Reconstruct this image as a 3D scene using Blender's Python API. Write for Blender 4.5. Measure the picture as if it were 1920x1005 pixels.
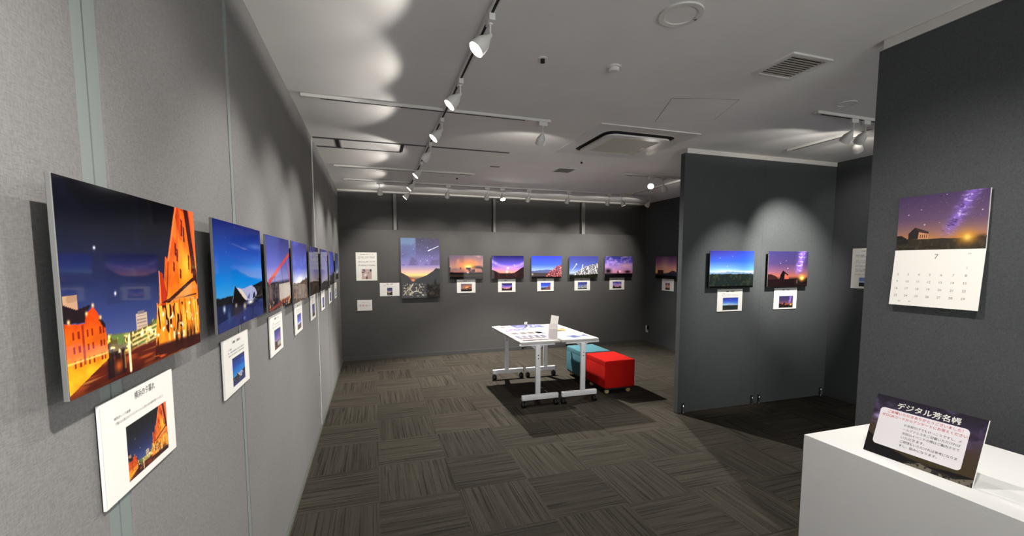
import bpy, bmesh, math, random
import numpy as np
from mathutils import Vector, Matrix, Quaternion

for o in list(bpy.data.objects): bpy.data.objects.remove(o)
SC = bpy.context.scene
COL = SC.collection
PI = math.pi

# ---------------------------------------------------------------- camera, world, exposure
F_PX, PP_Y = 808.33, 558.72
cam_d = bpy.data.cameras.new('camera'); cam = bpy.data.objects.new('camera', cam_d); COL.objects.link(cam)
cam_d.sensor_fit = 'HORIZONTAL'; cam_d.sensor_width = 36.0
cam_d.lens = F_PX / 1920 * 36.0
cam_d.shift_y = (PP_Y - 502.5) / 1920
cam_d.clip_start = 0.02
cam.location = (0, 0, 1.5273)
cam.rotation_euler = (PI/2 - 0.0814, 0.0, -0.3098)
SC.camera = cam
SC.view_settings.view_transform = 'Standard'
SC.view_settings.look = 'None'
SC.view_settings.exposure = 0.14
SC.view_settings.gamma = 1.0
SC.view_settings.use_curve_mapping = False
SC.cycles.max_bounces = 10
SC.cycles.diffuse_bounces = 6
SC.cycles.glossy_bounces = 4
SC.cycles.sample_clamp_indirect = 6.0
W = bpy.data.worlds.new('world'); SC.world = W; W.use_nodes = True
W.node_tree.nodes['Background'].inputs[0].default_value = (.97, .99, 1, 1)
W.node_tree.nodes['Background'].inputs[1].default_value = 3.3

# light levels (watts) of the track lamps
P_WALL, P_SPILL, P_BACK, P_KEY, P_PART = 56, 6.5, 88, 740, 290
LAMP_COL = (1.0, .95, .89)

# ---------------------------------------------------------------- room constants
XL, XR, YB, YR, H = -0.497, 4.929, 7.119, -2.6, 2.635
YA, XB = 3.556, 2.457            # faces of the two partitions

# ---------------------------------------------------------------- helpers
def s2l(c):
    return tuple(((v/12.92) if v <= .04045 else ((v+.055)/1.055)**2.4) for v in c)
def rgb(r, g, b): return s2l((r/255, g/255, b/255))

def mat(name, col, rough=.6, metal=0.0, spec=.5, coat=0.0, emit=None, es=0, trans=0.0, ior=1.45):
    m = bpy.data.materials.new(name); m.use_nodes = True
    b = m.node_tree.nodes['Principled BSDF']
    b.inputs['Base Color'].default_value = (*col, 1)
    b.inputs['Roughness'].default_value = rough
    b.inputs['Metallic'].default_value = metal
    b.inputs['Specular IOR Level'].default_value = spec
    b.inputs['Coat Weight'].default_value = coat
    b.inputs['Coat Roughness'].default_value = .04
    b.inputs['Transmission Weight'].default_value = trans
    b.inputs['IOR'].default_value = ior
    if emit:
        b.inputs['Emission Color'].default_value = (*emit, 1); b.inputs['Emission Strength'].default_value = es
    return m

def noisy(name, c1, c2, scale=60, rough=.8, bump=.0, stretch=(1, 1, 1), detail=4, spec=.3, metal=0.0):
    """a colour that wanders between two tones, with an optional fine relief"""
    m = mat(name, c1, rough, metal, spec); nt = m.node_tree; b = nt.nodes['Principled BSDF']
    tc = nt.nodes.new('ShaderNodeTexCoord'); mp = nt.nodes.new('ShaderNodeMapping'); mp.inputs['Scale'].default_value = stretch
    n = nt.nodes.new('ShaderNodeTexNoise'); n.inputs['Scale'].default_value = scale; n.inputs['Detail'].default_value = detail
    r = nt.nodes.new('ShaderNodeValToRGB')
    r.color_ramp.elements[0].position = .35; r.color_ramp.elements[0].color = (*c1, 1)
    r.color_ramp.elements[1].position = .65; r.color_ramp.elements[1].color = (*c2, 1)
    L = nt.links.new
    L(tc.outputs['Object'], mp.inputs[0]); L(mp.outputs[0], n.inputs['Vector']); L(n.outputs['Fac'], r.inputs[0]); L(r.outputs[0], b.inputs['Base Color'])
    if bump:
        bp = nt.nodes.new('ShaderNodeBump'); bp.inputs['Strength'].default_value = bump; bp.inputs['Distance'].default_value = .002
        L(n.outputs['Fac'], bp.inputs['Height']); L(bp.outputs[0], b.inputs['Normal'])
    return m

def fabric(name, c, var=.10, bump=.35):
    """woven wall cloth: crossing fine threads plus slow mottling"""
    m = mat(name, c, .9, 0, .15); nt = m.node_tree; b = nt.nodes['Principled BSDF']; N = nt.nodes.new; L = nt.links.new
    tc = N('ShaderNodeTexCoord')
    outs = []
    for sc in ((90, 90, 420), (420, 420, 90)):
        mp = N('ShaderNodeMapping'); mp.inputs['Scale'].default_value = sc
        n = N('ShaderNodeTexNoise'); n.inputs['Scale'].default_value = 1; n.inputs['Detail'].default_value = 2
        L(tc.outputs['Object'], mp.inputs[0]); L(mp.outputs[0], n.inputs['Vector']); outs.append(n)
    ad = N('ShaderNodeMath'); ad.operation = 'ADD'; L(outs[0].outputs['Fac'], ad.inputs[0]); L(outs[1].outputs['Fac'], ad.inputs[1])
    n3 = N('ShaderNodeTexNoise'); n3.inputs['Scale'].default_value = 2.2; n3.inputs['Detail'].default_value = 3
    L(tc.outputs['Object'], n3.inputs['Vector'])
    a2 = N('ShaderNodeMath'); a2.operation = 'MULTIPLY_ADD'; a2.inputs[1].default_value = .35; L(n3.outputs['Fac'], a2.inputs[0]); L(ad.outputs[0], a2.inputs[2])
    r = N('ShaderNodeMapRange'); r.inputs['From Min'].default_value = .85; r.inputs['From Max'].default_value = 1.5
    r.inputs['To Min'].default_value = 1-var*1.6; r.inputs['To Max'].default_value = 1+var*1.6; L(a2.outputs[0], r.inputs['Value'])
    mx = N('ShaderNodeVectorMath'); mx.operation = 'SCALE'; mx.inputs[0].default_value = c; L(r.outputs[0], mx.inputs['Scale'])
    L(mx.outputs[0], b.inputs['Base Color'])
    bp = N('ShaderNodeBump'); bp.inputs['Strength'].default_value = bump; bp.inputs['Distance'].default_value = .0015
    L(ad.outputs[0], bp.inputs['Height']); L(bp.outputs[0], b.inputs['Normal'])
    return m

class MB:
    def __init__(s): s.bm = bmesh.new()
    def box(s, x0, x1, y0, y1, z0, z1, bev=0, seg=2, M=None):
        t = bmesh.new(); bmesh.ops.create_cube(t, size=1)
        for v in t.verts: v.co = Vector(((x0+x1)/2+v.co.x*(x1-x0), (y0+y1)/2+v.co.y*(y1-y0), (z0+z1)/2+v.co.z*(z1-z0)))
        if bev: bmesh.ops.bevel(t, geom=t.edges[:], offset=bev, segments=seg, affect='EDGES', profile=.6)
        return s._add(t, M)
    def _add(s, t, M=None):
        if M is not None: bmesh.ops.transform(t, matrix=M, verts=t.verts[:])
        me = bpy.data.meshes.new('tmp'); t.to_mesh(me); t.free(); s.bm.from_mesh(me); bpy.data.meshes.remove(me); return s
    def cyl(s, p0, p1, r0, r1=None, n=20):
        p0, p1 = Vector(p0), Vector(p1); d = p1-p0
        t = bmesh.new(); bmesh.ops.create_cone(t, cap_ends=True, segments=n, radius1=r0, radius2=r0 if r1 is None else r1, depth=d.length)
        M = Matrix.Translation((p0+p1)/2) @ d.to_track_quat('Z', 'Y').to_matrix().to_4x4()
        return s._add(t, M)
    def sph(s, p, r, sc=(1, 1, 1), n=16):
        t = bmesh.new(); bmesh.ops.create_uvsphere(t, u_segments=n, v_segments=n//2+2, radius=r)
        return s._add(t, Matrix.Translation(p) @ Matrix.Diagonal((*sc, 1)))
    def lathe(s, prof, n=28, M=None):
        t = bmesh.new(); rings = []
        for r, z in prof:
            rings.append([t.verts.new((r*math.cos(2*PI*k/n), r*math.sin(2*PI*k/n), z)) for k in range(n)])
        for a, b in zip(rings, rings[1:]):
            for k in range(n): t.faces.new((a[k], a[(k+1) % n], b[(k+1) % n], b[k]))
        for ring, flip in ((rings[0], True), (rings[-1], False)):
            if max(v.co.xy.length for v in ring) > 1e-6:
                pass
        bmesh.ops.remove_doubles(t, verts=t.verts[:], dist=1e-6)
        bmesh.ops.recalc_face_normals(t, faces=t.faces[:])
        return s._add(t, M)
    def prism(s, pts, z0, z1, M=None, bev=0):
        t = bmesh.new(); a = [t.verts.new((x, y, z0)) for x, y in pts]; b = [t.verts.new((x, y, z1)) for x, y in pts]; n = len(pts)
        t.faces.new(a[::-1]); t.faces.new(b)
        for k in range(n): t.faces.new((a[k], a[(k+1) % n], b[(k+1) % n], b[k]))
        bmesh.ops.recalc_face_normals(t, faces=t.faces[:])
        if bev: bmesh.ops.bevel(t, geom=[e for e in t.edges if abs(e.verts[0].co.z-e.verts[1].co.z) < 1e-6], offset=bev, segments=2, affect='EDGES')
        return s._add(t, M)
    def ring(s, outer, inner, z0, z1):
        t = bmesh.new(); n = len(outer)
        V = [[t.verts.new((x, y, z)) for x, y in P] for P, z in ((outer, z0), (outer, z1), (inner, z1), (inner, z0))]
        for j in range(4):
            A, B = V[j], V[(j+1) % 4]
            for k in range(n): t.faces.new((A[k], A[(k+1) % n], B[(k+1) % n], B[k]))
        bmesh.ops.recalc_face_normals(t, faces=t.faces[:])
        return s._add(t)
    def tube(s, pts, r, n=10):
        for a, b in zip(pts, pts[1:]): s.cyl(a, b, r, n=n)
        for p in pts[1:-1]: s.sph(p, r, n=n)
        return s
    def build(s, name, m, parent=None, smooth=35, loc=None, rotz=0):
        me = bpy.data.meshes.new(name); s.bm.to_mesh(me); s.bm.free()
        o = bpy.data.objects.new(name, me); COL.objects.link(o); me.materials.append(m)
        if smooth:
            for p in me.polygons: p.use_smooth = True
            me.set_sharp_from_angle(angle=math.radians(smooth))
        if parent: o.parent = parent
        if loc is not None: o.location = loc; o.rotation_euler.z = rotz
        return o

def tag(o, label=None, cat=None, group=None, kind=None):
    if label: o['label'] = label
    if cat: o['category'] = cat
    if group: o['group'] = group
    if kind: o['kind'] = kind
    return o
def empty(name, loc, rotz=0, label=None, cat=None, group=None):
    o = bpy.data.objects.new(name, None); COL.objects.link(o); o.location = loc; o.rotation_euler.z = rotz
    o.empty_display_size = .05
    return tag(o, label, cat, group)
def struct(o): o['kind'] = 'structure'; return o
def rrect(x0, x1, y0, y1, r, n=8):
    P = []
    for cx, cy, a0 in ((x1-r, y1-r, 0), (x0+r, y1-r, PI/2), (x0+r, y0+r, PI), (x1-r, y0+r, 1.5*PI)):
        for k in range(n+1): a = a0+k*PI/2/n; P.append((cx+r*math.cos(a), cy+r*math.sin(a)))
    return P
def circle(r, n=32, cx=0, cy=0): return [(cx+r*math.cos(2*PI*k/n), cy+r*math.sin(2*PI*k/n)) for k in range(n)]

# ---------------------------------------------------------------- materials
M_left = fabric('wall_cloth_light', rgb(115, 114, 113), .10)
M_dark = fabric('wall_cloth_dark', rgb(77, 76, 75), .12)
M_part = fabric('partition_cloth', rgb(70, 73, 74), .12)
M_ceil = noisy('ceiling_paint', rgb(226, 224, 220), rgb(230, 228, 224), 3, .85)
M_strip = mat('grey_green_metal_strip', rgb(116, 124, 122), .6, 0, .25)
M_post = mat('grey_wall_post', rgb(104, 103, 100), .7)
M_gap = mat('dark_joint', rgb(22, 22, 24), .8)
M_white = mat('white_enamel', rgb(212, 210, 204), .4)
M_whitem = mat('white_painted_steel', rgb(222, 224, 226), .35)
M_rail = mat('pale_top_rail', rgb(196, 193, 188), .5)
M_slot = mat('black_slot', rgb(14, 13, 12), .7)
M_black = mat('black_plastic', rgb(16, 16, 17), .45)
M_chrome = mat('chrome', rgb(200, 200, 200), .2, 1.0)
M_base = mat('dark_vinyl_baseboard', rgb(66, 66, 66), .5)
M_basel = mat('grey_baseboard', rgb(92, 96, 90), .5)
M_lens = mat('lit_lamp_lens', (1, .95, .85), .5, emit=(1.0, .88, .70), es=26)
M_board = mat('foam_board_edge', rgb(104, 104, 103), .6)
M_card = mat('white_card', rgb(228, 226, 220), .6)
M_ink = mat('dark_print_ink', rgb(62, 60, 62), .7)
M_inkg = mat('grey_print_ink', rgb(120, 118, 118), .7)
M_red = mat('red_print_ink', rgb(200, 48, 58), .7)
M_counter = mat('white_counter_laminate', rgb(232, 232, 230), .45)
M_sofa_r = noisy('red_wool_felt', rgb(164, 18, 14), rgb(178, 24, 18), 300, .95, .2, spec=.1)
M_sofa_t = noisy('teal_wool_felt', rgb(64, 104, 114), rgb(72, 112, 120), 300, .95, .2, spec=.1)
M_wood = noisy('pale_birch', rgb(206, 180, 132), rgb(190, 162, 112), 30, .6, stretch=(1, 1, .2))
M_acryl = mat('frosted_acrylic', rgb(235, 228, 228), .25, trans=.35)
M_grille = mat('grey_grille', rgb(120, 118, 110), .7)
M_vent = mat('vent_slats', rgb(188, 182, 170), .6)
M_grillel = mat('beige_intake_grille', rgb(186, 182, 168), .7)
M_holder = mat('light_grey_plastic', rgb(170, 170, 166), .5)

def carpet():
    m = mat('carpet_tiles', rgb(70, 64, 54), .95, 0, .1); nt = m.node_tree; b = nt.nodes['Principled BSDF']; N = nt.nodes.new; L = nt.links.new
    tc = N('ShaderNodeTexCoord'); sp = N('ShaderNodeSeparateXYZ'); L(tc.outputs['Object'], sp.inputs[0])
    def math_(op, a, b_=None, c=None):
        n = N('ShaderNodeMath'); n.operation = op
        for i, v in enumerate((a, b_, c)):
            if v is None: continue
            if isinstance(v, (int, float)): n.inputs[i].default_value = v
            else: L(v, n.inputs[i])
        return n.outputs[0]
    u = math_('MULTIPLY', math_('ADD', sp.outputs['X'], 10.0), 2.0)
    v = math_('MULTIPLY', math_('ADD', sp.outputs['Y'], 10.0-5.272+5.0), 2.0)
    fu, fv = math_('FLOOR', u), math_('FLOOR', v)
    par = math_('MODULO', math_('ADD', fu, fv), 2.0)
    def mix(f, a, b_): 
        n = N('ShaderNodeMix'); n.data_type = 'FLOAT'; L(f, n.inputs[0]); L(a, n.inputs[2]); L(b_, n.inputs[3]); return n.outputs[0]
    across = mix(par, v, u); along = mix(par, u, v)
    tid = math_('ADD', math_('MULTIPLY', fu, 7.31), math_('MULTIPLY', fv, 3.17))
    def noise(sa, sl, det, off=0):
        cb = N('ShaderNodeCombineXYZ')
        L(math_('MULTIPLY', across, sa), cb.inputs[0]); L(math_('MULTIPLY', along, sl), cb.inputs[1]); L(math_('ADD', tid, off), cb.inputs[2])
        n = N('ShaderNodeTexNoise'); n.inputs['Scale'].default_value = 1; n.inputs['Detail'].default_value = det; L(cb.outputs[0], n.inputs['Vector']); return n.outputs['Fac']
    def rampf(x, a, b_, lo=0., hi=1.):
        n = N('ShaderNodeMapRange'); n.interpolation_type = 'SMOOTHSTEP'; L(x, n.inputs['Value'])
        n.inputs['From Min'].default_value = a; n.inputs['From Max'].default_value = b_; n.inputs['To Min'].default_value = lo; n.inputs['To Max'].default_value = hi; return n.outputs[0]
    thin = rampf(noise(58, .8, 1.0), .36, .47)            # dark grooves
    broad = rampf(noise(18, .6, 2.0, 31.), .30, .70, .78, 1.12)
    pile = rampf(noise(240, 150, 3.0, 5.), .3, .7, .68, 1.32)
    wn = N('ShaderNodeTexWhiteNoise'); wn.noise_dimensions = '1D'; L(tid, wn.inputs['W'])
    tone = rampf(wn.outputs['Value'], 0, 1, .90, 1.10)
    eu = math_('ABSOLUTE', math_('SUBTRACT', math_('FRACT', u), .5)); ev = math_('ABSOLUTE', math_('SUBTRACT', math_('FRACT', v), .5))
    g = math_('MULTIPLY', math_('MULTIPLY', rampf(thin, 0, 1, .50, 1.0), broad), math_('MULTIPLY', pile, tone))
    vm = N('ShaderNodeVectorMath'); vm.operation = 'SCALE'; vm.inputs[0].default_value = rgb(62, 58, 51); L(g, vm.inputs['Scale']); L(vm.outputs[0], b.inputs['Base Color'])
    bp = N('ShaderNodeBump'); bp.inputs['Strength'].default_value = .5; bp.inputs['Distance'].default_value = .003; L(g, bp.inputs['Height']); L(bp.outputs[0], b.inputs['Normal'])
    return m
M_carpet = carpet()

# ---------------------------------------------------------------- the room
struct(MB().box(XL-.2, XR+.2, YR-.2, YB+.2, -.1, 0).build('floor', M_carpet, smooth=0))
struct(MB().box(XL-.2, XR+.2, YR-.2, YB+.2, H, H+.1).build('ceiling', M_ceil, smooth=0))
# left wall: cloth panels with metal joint strips let in between them
wl = struct(MB().box(XL-.2, XL-.006, YR, YB, 0, H).build('wall_left', M_left, smooth=0))
seams = [(-1.70, -1.62, 2), (-.80, -.76, 1), (.10, .14, 1), (.995, 1.075, 2), (1.868, 1.912, 1), (4.232, 4.262, 3), (5.20, 5.222, 1), (5.66, 5.672, 0), (6.08, 6.10, 1)]
ys = [YR] + [v for s in seams for v in s[:2]] + [YB]
for i in range(0, len(ys), 2):
    if ys[i+1]-ys[i] > .02:
        MB().box(XL-.05, XL, ys[i], ys[i+1], 0, H-.001, bev=.002, seg=1).build('wall_panel', M_left, wl, smooth=0)
for a, b, k in seams:
    if k == 2:
        MB().box(XL-.03, XL-.0035, a+.004, (a+b)/2-.002, 0, H-.002).build('joint_strip', M_strip, wl, smooth=0)
        MB().box(XL-.03, XL-.0025, (a+b)/2+.001, b, 0, H-.002).build('joint_strip', M_strip, wl, smooth=0)
        MB().box(XL-.04, XL-.005, a, b, 0, H-.003).build('dark_joint', M_gap, wl, smooth=0)
    elif k == 3:
        MB().box(XL-.03, XL+.006, a+.006, b, 0, H-.002, bev=.001).build('joint_strip', M_white, wl, smooth=0)
        MB().box(XL-.04, XL-.005, a, b, 0, H-.003).build('dark_joint', M_gap, wl, smooth=0)
    else:
        MB().box(XL-.04, XL-.005, a, b, 0, H-.003).build('dark_joint', M_gap, wl, smooth=0)
        if b-a > .03: MB().box(XL-.03, XL-.0015, a+.012, b, 0, H-.002).build('joint_strip', M_strip, wl, smooth=0)
struct(MB().box(XL, XL+.010, YR, YB, 0, .035, bev=.002).build('baseboard_left', M_basel, smooth=0))
# back wall: thick lower part, recessed upper part with posts
ZR = 2.045
wb = struct(MB().box(XL-.2, XR+.2, YB+.05, YB+.25, 0, H).build('wall_back', M_dark, smooth=0))
MB().box(XL, XR, YB-.03, YB+.06, 0, ZR, bev=.002).build('lower_panel', M_dark, wb, smooth=0)
MB().box(4.87, XR, YB-.03, YB+.06, ZR, H-.001).build('corner_panel', M_dark, wb, smooth=0)
for a, b in ((.315, .365), (1.945, 1.985), (3.60, 3.665)):
    MB().box(a, b, YB-.01, YB+.055, ZR, H-.001, bev=.002).build('wall_post', M_post, wb, smooth=0)
    MB().box(a-.014, a-.002, YB+.035, YB+.055, ZR, H-.002).build('dark_joint', M_gap, wb, smooth=0)
struct(MB().box(XL, XR, YB-.05, YB+.05, H-.024, H-.0005, bev=.002).build('trim_1', M_white, smooth=0))
struct(MB().box(XL, XR, YB-.042, YB-.03, 0, .06, bev=.003).build('baseboard_back', M_base, smooth=0))
wr = struct(MB().box(XR, XR+.2, YR, YB+.2, 0, H).build('wall_right', M_part, smooth=0))
struct(MB().box(XR-.012, XR, YR, YB-.045, 0, .06, bev=.003).build('baseboard_right', M_base, smooth=0))

# movable partitions that stand across the room
def partition(x0, x1, y0, y1, face, label, feet):
    """face 'y': cloth faces -Y; face 'x': cloth faces -X"""
    r = empty('partition_panel', ((x0+x1)/2, (y0+y1)/2, 0), 0, label, 'partition', 'movable cloth partition panels')
    cx, cy = (x0+x1)/2, (y0+y1)/2
    MB().box(x0-cx, x1-cx, y0-cy, y1-cy, .004, H-.047, bev=.0008, seg=1).build('cloth_panel', M_part, r, smooth=0)
    if face == 'y': MB().box(x0+(.02 if x0 < 3 else 0)-cx, x1-cx, y0-.006-cy, y1-cy, H-.047, H-.001, bev=.002, seg=1).build('top_rail', M_rail, r, smooth=0)
    else: MB().box(x0-.006-cx, x1-cx, y0-cy, y1-.02-cy, H-.047, H-.001, bev=.002, seg=1).build('top_rail', M_rail, r, smooth=0)
    for fx, fy in feet:
        fx -= cx; fy -= cy
        b = MB().box(fx-.018, fx+.018, fy-.004, fy+.01, .001, .10, bev=.002, seg=1).build('bolt_recess', M_slot, r, smooth=0)
        q = MB().cyl((fx, fy-.008, .001), (fx, fy-.008, .07), .007).cyl((fx, fy-.008, .07), (fx, fy-.008, .085), .010, .005).cyl((fx, fy-.008, .001), (fx, fy-.008, .008), .014)
        q.build('floor_bolt', M_chrome, b)
    return r
partition(2.90, 3.9065, YA, YA+.06, 'y', 'dark grey cloth partition panel left of the faint seam, behind the blue twilight print', [(2.965, YA), (3.862, YA)])
partition(3.9075, XR-.002, YA, YA+.06, 'y', 'dark grey cloth partition panel at right of the faint seam, behind the church print', [(3.957, YA), (4.87, YA)])
partition(XB, XB+.06, .30, 1.595, 'x', 'near charcoal partition panel that carries the wall calendar', [])
partition(XB, XB+.06, -1.0, .297, 'x', 'charcoal partition panel at the near end of the row beside the counter', [])

# ---------------------------------------------------------------- track lighting
def track(x0, y0, x1, y1, label, slot=None):
    L = math.hypot(x1-x0, y1-y0); a = math.atan2(y1-y0, x1-x0)
    r = empty('ceiling_track', (x0, y0, H), a, label, 'track rail', 'white lighting tracks on the ceiling')
    MB().box(0, L, -.017, .017, -.02, 0, bev=.002, seg=1).build('rail', M_white, r, smooth=0)
    s0, s1 = slot or (.05, L-.05)
    MB().box(s0, s1, -.006, .006, -.0215, -.012).build('slot', M_slot, r, smooth=0)
    return r
track(.52, -2.3, .52, 6.62, 'long white lighting track running from the viewer towards the back wall')
track(-.43, 3.21, 1.34, 3.21, 'white track crossing the ceiling nearest the viewer, one dark lamp at its end', (.12, 1.56))
track(-.40, 5.36, 1.23, 5.36, 'short white track crossing below the ceiling slot, without lamps of its own')
track(-.35, 6.17, 4.40, 6.17, 'long white track parallel to the back wall with a row of spotlights')
track(2.98, 4.77, 4.60, 4.77, 'white track partly hidden behind the cloth partition')
track(3.95, 4.86, 3.95, 6.10, 'short white track by the far right corner carrying a glaring lamp')
track(3.11, 2.42, 4.80, 2.42, 'white track at the right partly hidden by the charcoal partition')
track(3.90, 2.50, 3.90, 3.30, 'short white track pointing at the two print partition')
track(1.15, -1.5, 1.15, 1.40, 'white track above the counter outside the view')

_mesh = {}
def cached(key, fn, m, smooth=40):
    if key not in _mesh:
        b = fn(); me = bpy.data.meshes.new(key); b.bm.to_mesh(me); b.bm.free(); me.materials.append(m)
        for p in me.polygons: p.use_smooth = True
        me.set_sharp_from_angle(angle=math.radians(smooth)); _mesh[key] = me
    return _mesh[key]
def inst(name, key, fn, m, parent, loc=(0, 0, 0), quat=None):
    o = bpy.data.objects.new(name, cached(key, fn, m)); COL.objects.link(o); o.parent = parent; o.location = loc
    if quat is not None: o.rotation_mode = 'QUATERNION'; o.rotation_quaternion = quat
    return o
SHADE = [(.007, -.004), (.010, .006), (.016, .020), (.027, .038), (.0335, .052), (.0365, .070), (.0385, .098), (.0368, .099), (.0345, .072), (.030, .055), (.010, .048)]
def spotlight(x, y, aim, beam, spill, label, group, beam_deg=62, spill_deg=104, blend=.9, axis='y', z=H-.02, drop=.05, lens=True):
    """track lamp: adaptor under the rail, short curved arm, bell shade on the arm's end"""
    r = empty('track_spotlight', (x, y, z), 0, label, 'spotlight', group)
    inst('adaptor', 'adaptor_'+axis, lambda: MB().box(-.014, .014, -.035, .035, -.030, 0, bev=.003) if axis == 'y' else MB().box(-.035, .035, -.014, .014, -.030, 0, bev=.003), M_white, r)
    inst('arm', 'arm%g' % drop, lambda: MB().cyl((0, 0, -.028), (0, 0, -.036), .012, .009).cyl((0, 0, -.036), (0, 0, -.03-drop), .0045).sph((0, 0, -.03-drop), .0095), M_white, r)
    q = Vector(aim).normalized().to_track_quat('Z', 'Y'); piv = Vector((0, 0, -.03-drop))
    sh = inst('shade', 'shade', lambda: MB().lathe(SHADE), M_white, r, piv, q)
    inst('lens', 'lens', lambda: MB().cyl((0, 0, .078), (0, 0, .082), .0345, n=28), M_lens if lens else M_grille, sh)
    p = piv + Vector(aim).normalized()*.101
    av = Vector(aim).normalized(); up = Vector((av.x, av.y, 0)).normalized(); up = (up*math.cos(.30)+Vector((0, 0, math.sin(.30)))).normalized()      # thin fan of light leaking past the upper rim onto the ceiling
    for nm, pw, deg, bl, dv in (('beam_light', beam, beam_deg, blend, av), ('spill_light', spill, spill_deg, .5, up)):
        if pw <= 0: continue
        ld = bpy.data.lights.new(nm, 'SPOT'); ld.energy = pw; ld.spot_size = math.radians(deg); ld.spot_blend = bl
        ld.shadow_soft_size = .022; ld.color = LAMP_COL
        lo = bpy.data.objects.new(nm, ld); COL.objects.link(lo); lo.parent = r; lo.location = p
        lo.rotation_mode = 'QUATERNION'; lo.rotation_quaternion = (-dv).to_track_quat('Z', 'Y')
        if nm == 'spill_light': lo.scale = (1, .25, 1)
    return r
G1 = 'lit spotlights on the long track'
names = ['nearest and largest lit spotlight on the long track, glaring at the top of the view', 'second lit spotlight along the long track, before the crossing track', 'third lit spotlight along the long track, just past the crossing track',
         'spotlight seen edge-on as a bright sliver on the long track', 'fifth spotlight of the long track, beyond the ceiling slot', 'second last spotlight at the far end of the long track', 'last spotlight at the far end of the long track']
for (ya, dy), lb in zip([(1.94, -.04), (2.64, .0), (3.37, -.06), (4.06, .45), (4.85, -.05), (5.72, .0), (6.50, .05)], names):
    spotlight(.52, ya, (-.68, dy, -.73), P_WALL, P_SPILL*1.9, lb, G1, beam_deg=64, blend=.8)
for ya, dy, pw, lb in ((-.05, .24, 2.3, 'spotlight of the long track just behind the viewer'), (.45, .10, .03, 'spotlight of the long track right above the viewer'),
      (1.15, .05, .30, 'spotlight of the long track just above the top of the view'), (-1.3, 0, 1, 'spotlight of the long track furthest behind the viewer')):
    spotlight(.52, ya, (-.68, dy, -.73), P_WALL*pw*1.4, P_SPILL, lb, G1, beam_deg=80)
spotlight(1.28, 3.21, (.05, .75, -.66), P_BACK*.9, P_SPILL, 'dark backed spotlight hanging at the end of the crossing track, turned to the back', 'spotlights turned away from the viewer', axis='x', beam_deg=78, blend=.4)
G2 = 'spotlights turned away from the viewer'
for k, (xx, tx, pw, lb) in enumerate([(.10, .1, .75, 'leftmost bell spotlight of the back row, above the white notice sheet'), (1.03, -.1, .6, 'back row spotlight right of the end of the long track'),
      (1.60, .0, .7, 'back row spotlight just left of the glaring one'), (2.24, 0, 1.0, 'back row spotlight just right of the glaring one'), (2.89, .0, 1.0, 'back row spotlight above the fourth small landscape'),
      (3.60, .0, 1.25, 'dark back row spotlight beside a bright white one'), (4.36, -.2, .6, 'rightmost white spotlight of the back row, in the far corner')]):
    spotlight(xx, 6.17, (tx, .62, -.74), P_BACK*pw, P_SPILL, lb, G2, axis='x', beam_deg=80)
spotlight(3.83, 6.17, (.35, -.1, -.9), P_BACK*.4, 0, 'white spotlight of the back row that points down at the right wall', G2, axis='x', lens=False)
spotlight(1.82, 6.17, (.03, -.47, -.88), P_KEY, P_SPILL*.4, 'glaring spotlight of the back row that shines towards the viewer', 'spotlights shining towards the viewer', beam_deg=122, axis='x', blend=.45)
spotlight(3.38, 4.77, (-.50, -.66, -.55), P_KEY*.4, 0, 'glaring spotlight beside the edge of the cloth partition', 'spotlights shining towards the viewer', beam_deg=78, blend=.6, axis='x')
spotlight(3.56, 4.77, (.45, .12, -.85), P_BACK*1.3, P_SPILL, 'spotlight beside the partition edge turned to the right wall', G2, axis='x', beam_deg=86)
spotlight(3.50, 2.42, (.0, .62, -.70), P_PART*.6, P_SPILL, 'large round spotlight seen from behind by the charcoal partition', G2, axis='x', beam_deg=50)
spotlight(3.63, 2.42, (.42, .80, -.66), P_PART*1.25, P_SPILL, 'second spotlight beside the large round one near the charcoal partition', G2, axis='x', beam_deg=50)
spotlight(3.90, 2.66, (.75, .40, -.45), P_PART*.08, P_SPILL*.5, 'small bell spotlight hanging below the other two near the charcoal partition', G2, lens=False)
for ya, dy, pw, lb in ((1.25, -.05, 1.0, 'spotlight turned to the wall calendar, above the top of the view'), (.45, .1, 1.0, 'spotlight over the counter, outside the view')):
    spotlight(1.15, ya, (.70, dy, -.78), P_PART*pw*.18, 0, lb, G2, beam_deg=84)

# ---------------------------------------------------------------- ceiling fittings
cz = lambda: None
ac = empty('ceiling_air_conditioner', (2.235, 3.60, H), 0, 'square white ceiling cassette air conditioner with black air slot', 'air conditioner')
MB().ring(rrect(-.485, .485, -.465, .465, .012, 8), rrect(-.362, .362, -.347, .347, .11, 8), -.008, 0).build('outer_frame', M_white, ac)
MB().prism(rrect(-.362, .362, -.347, .347, .10), -.003, 0).prism(rrect(-.326, .326, -.311, .311, .09), -.021, -.003).build('air_slot', M_slot, ac)
MB().ring(rrect(-.322, .322, -.307, .307, .09), rrect(-.235, .235, -.23, .23, .02), -.034, -.021).build('inner_panel', M_white, ac)
MB().ring(rrect(-.362, .362, -.347, .347, .11), rrect(-.356, .356, -.341, .341, .105), -.009, -.003).build('flap_rim', M_white, ac)
b = MB().box(-.235, .235, -.23, .23, -.029, -.006)
for k in range(23): b.box(-.232, .232, -.222+k*.02, -.214+k*.02, -.0325, -.028)
b.build('intake_grille', M_grillel, ac, smooth=0)
MB().box(.19, .215, -.02, .04, -.038, -.031, bev=.002).build('grille_latch', M_white, ac)

sp = empty('ceiling_speaker', (1.335, 1.695, H), 0, 'round flush white speaker cover on the ceiling near the top', 'speaker')
MB().ring(circle(.095), circle(.072), -.008, 0).build('rim', M_white, sp)
MB().cyl((0, 0, -.004), (0, 0, 0), .0725, n=32).build('cover', M_ceil, sp)
MB().box(.070, .084, -.006, .006, -.014, -.006, bev=.002).build('clip', M_chrome, sp)

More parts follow.
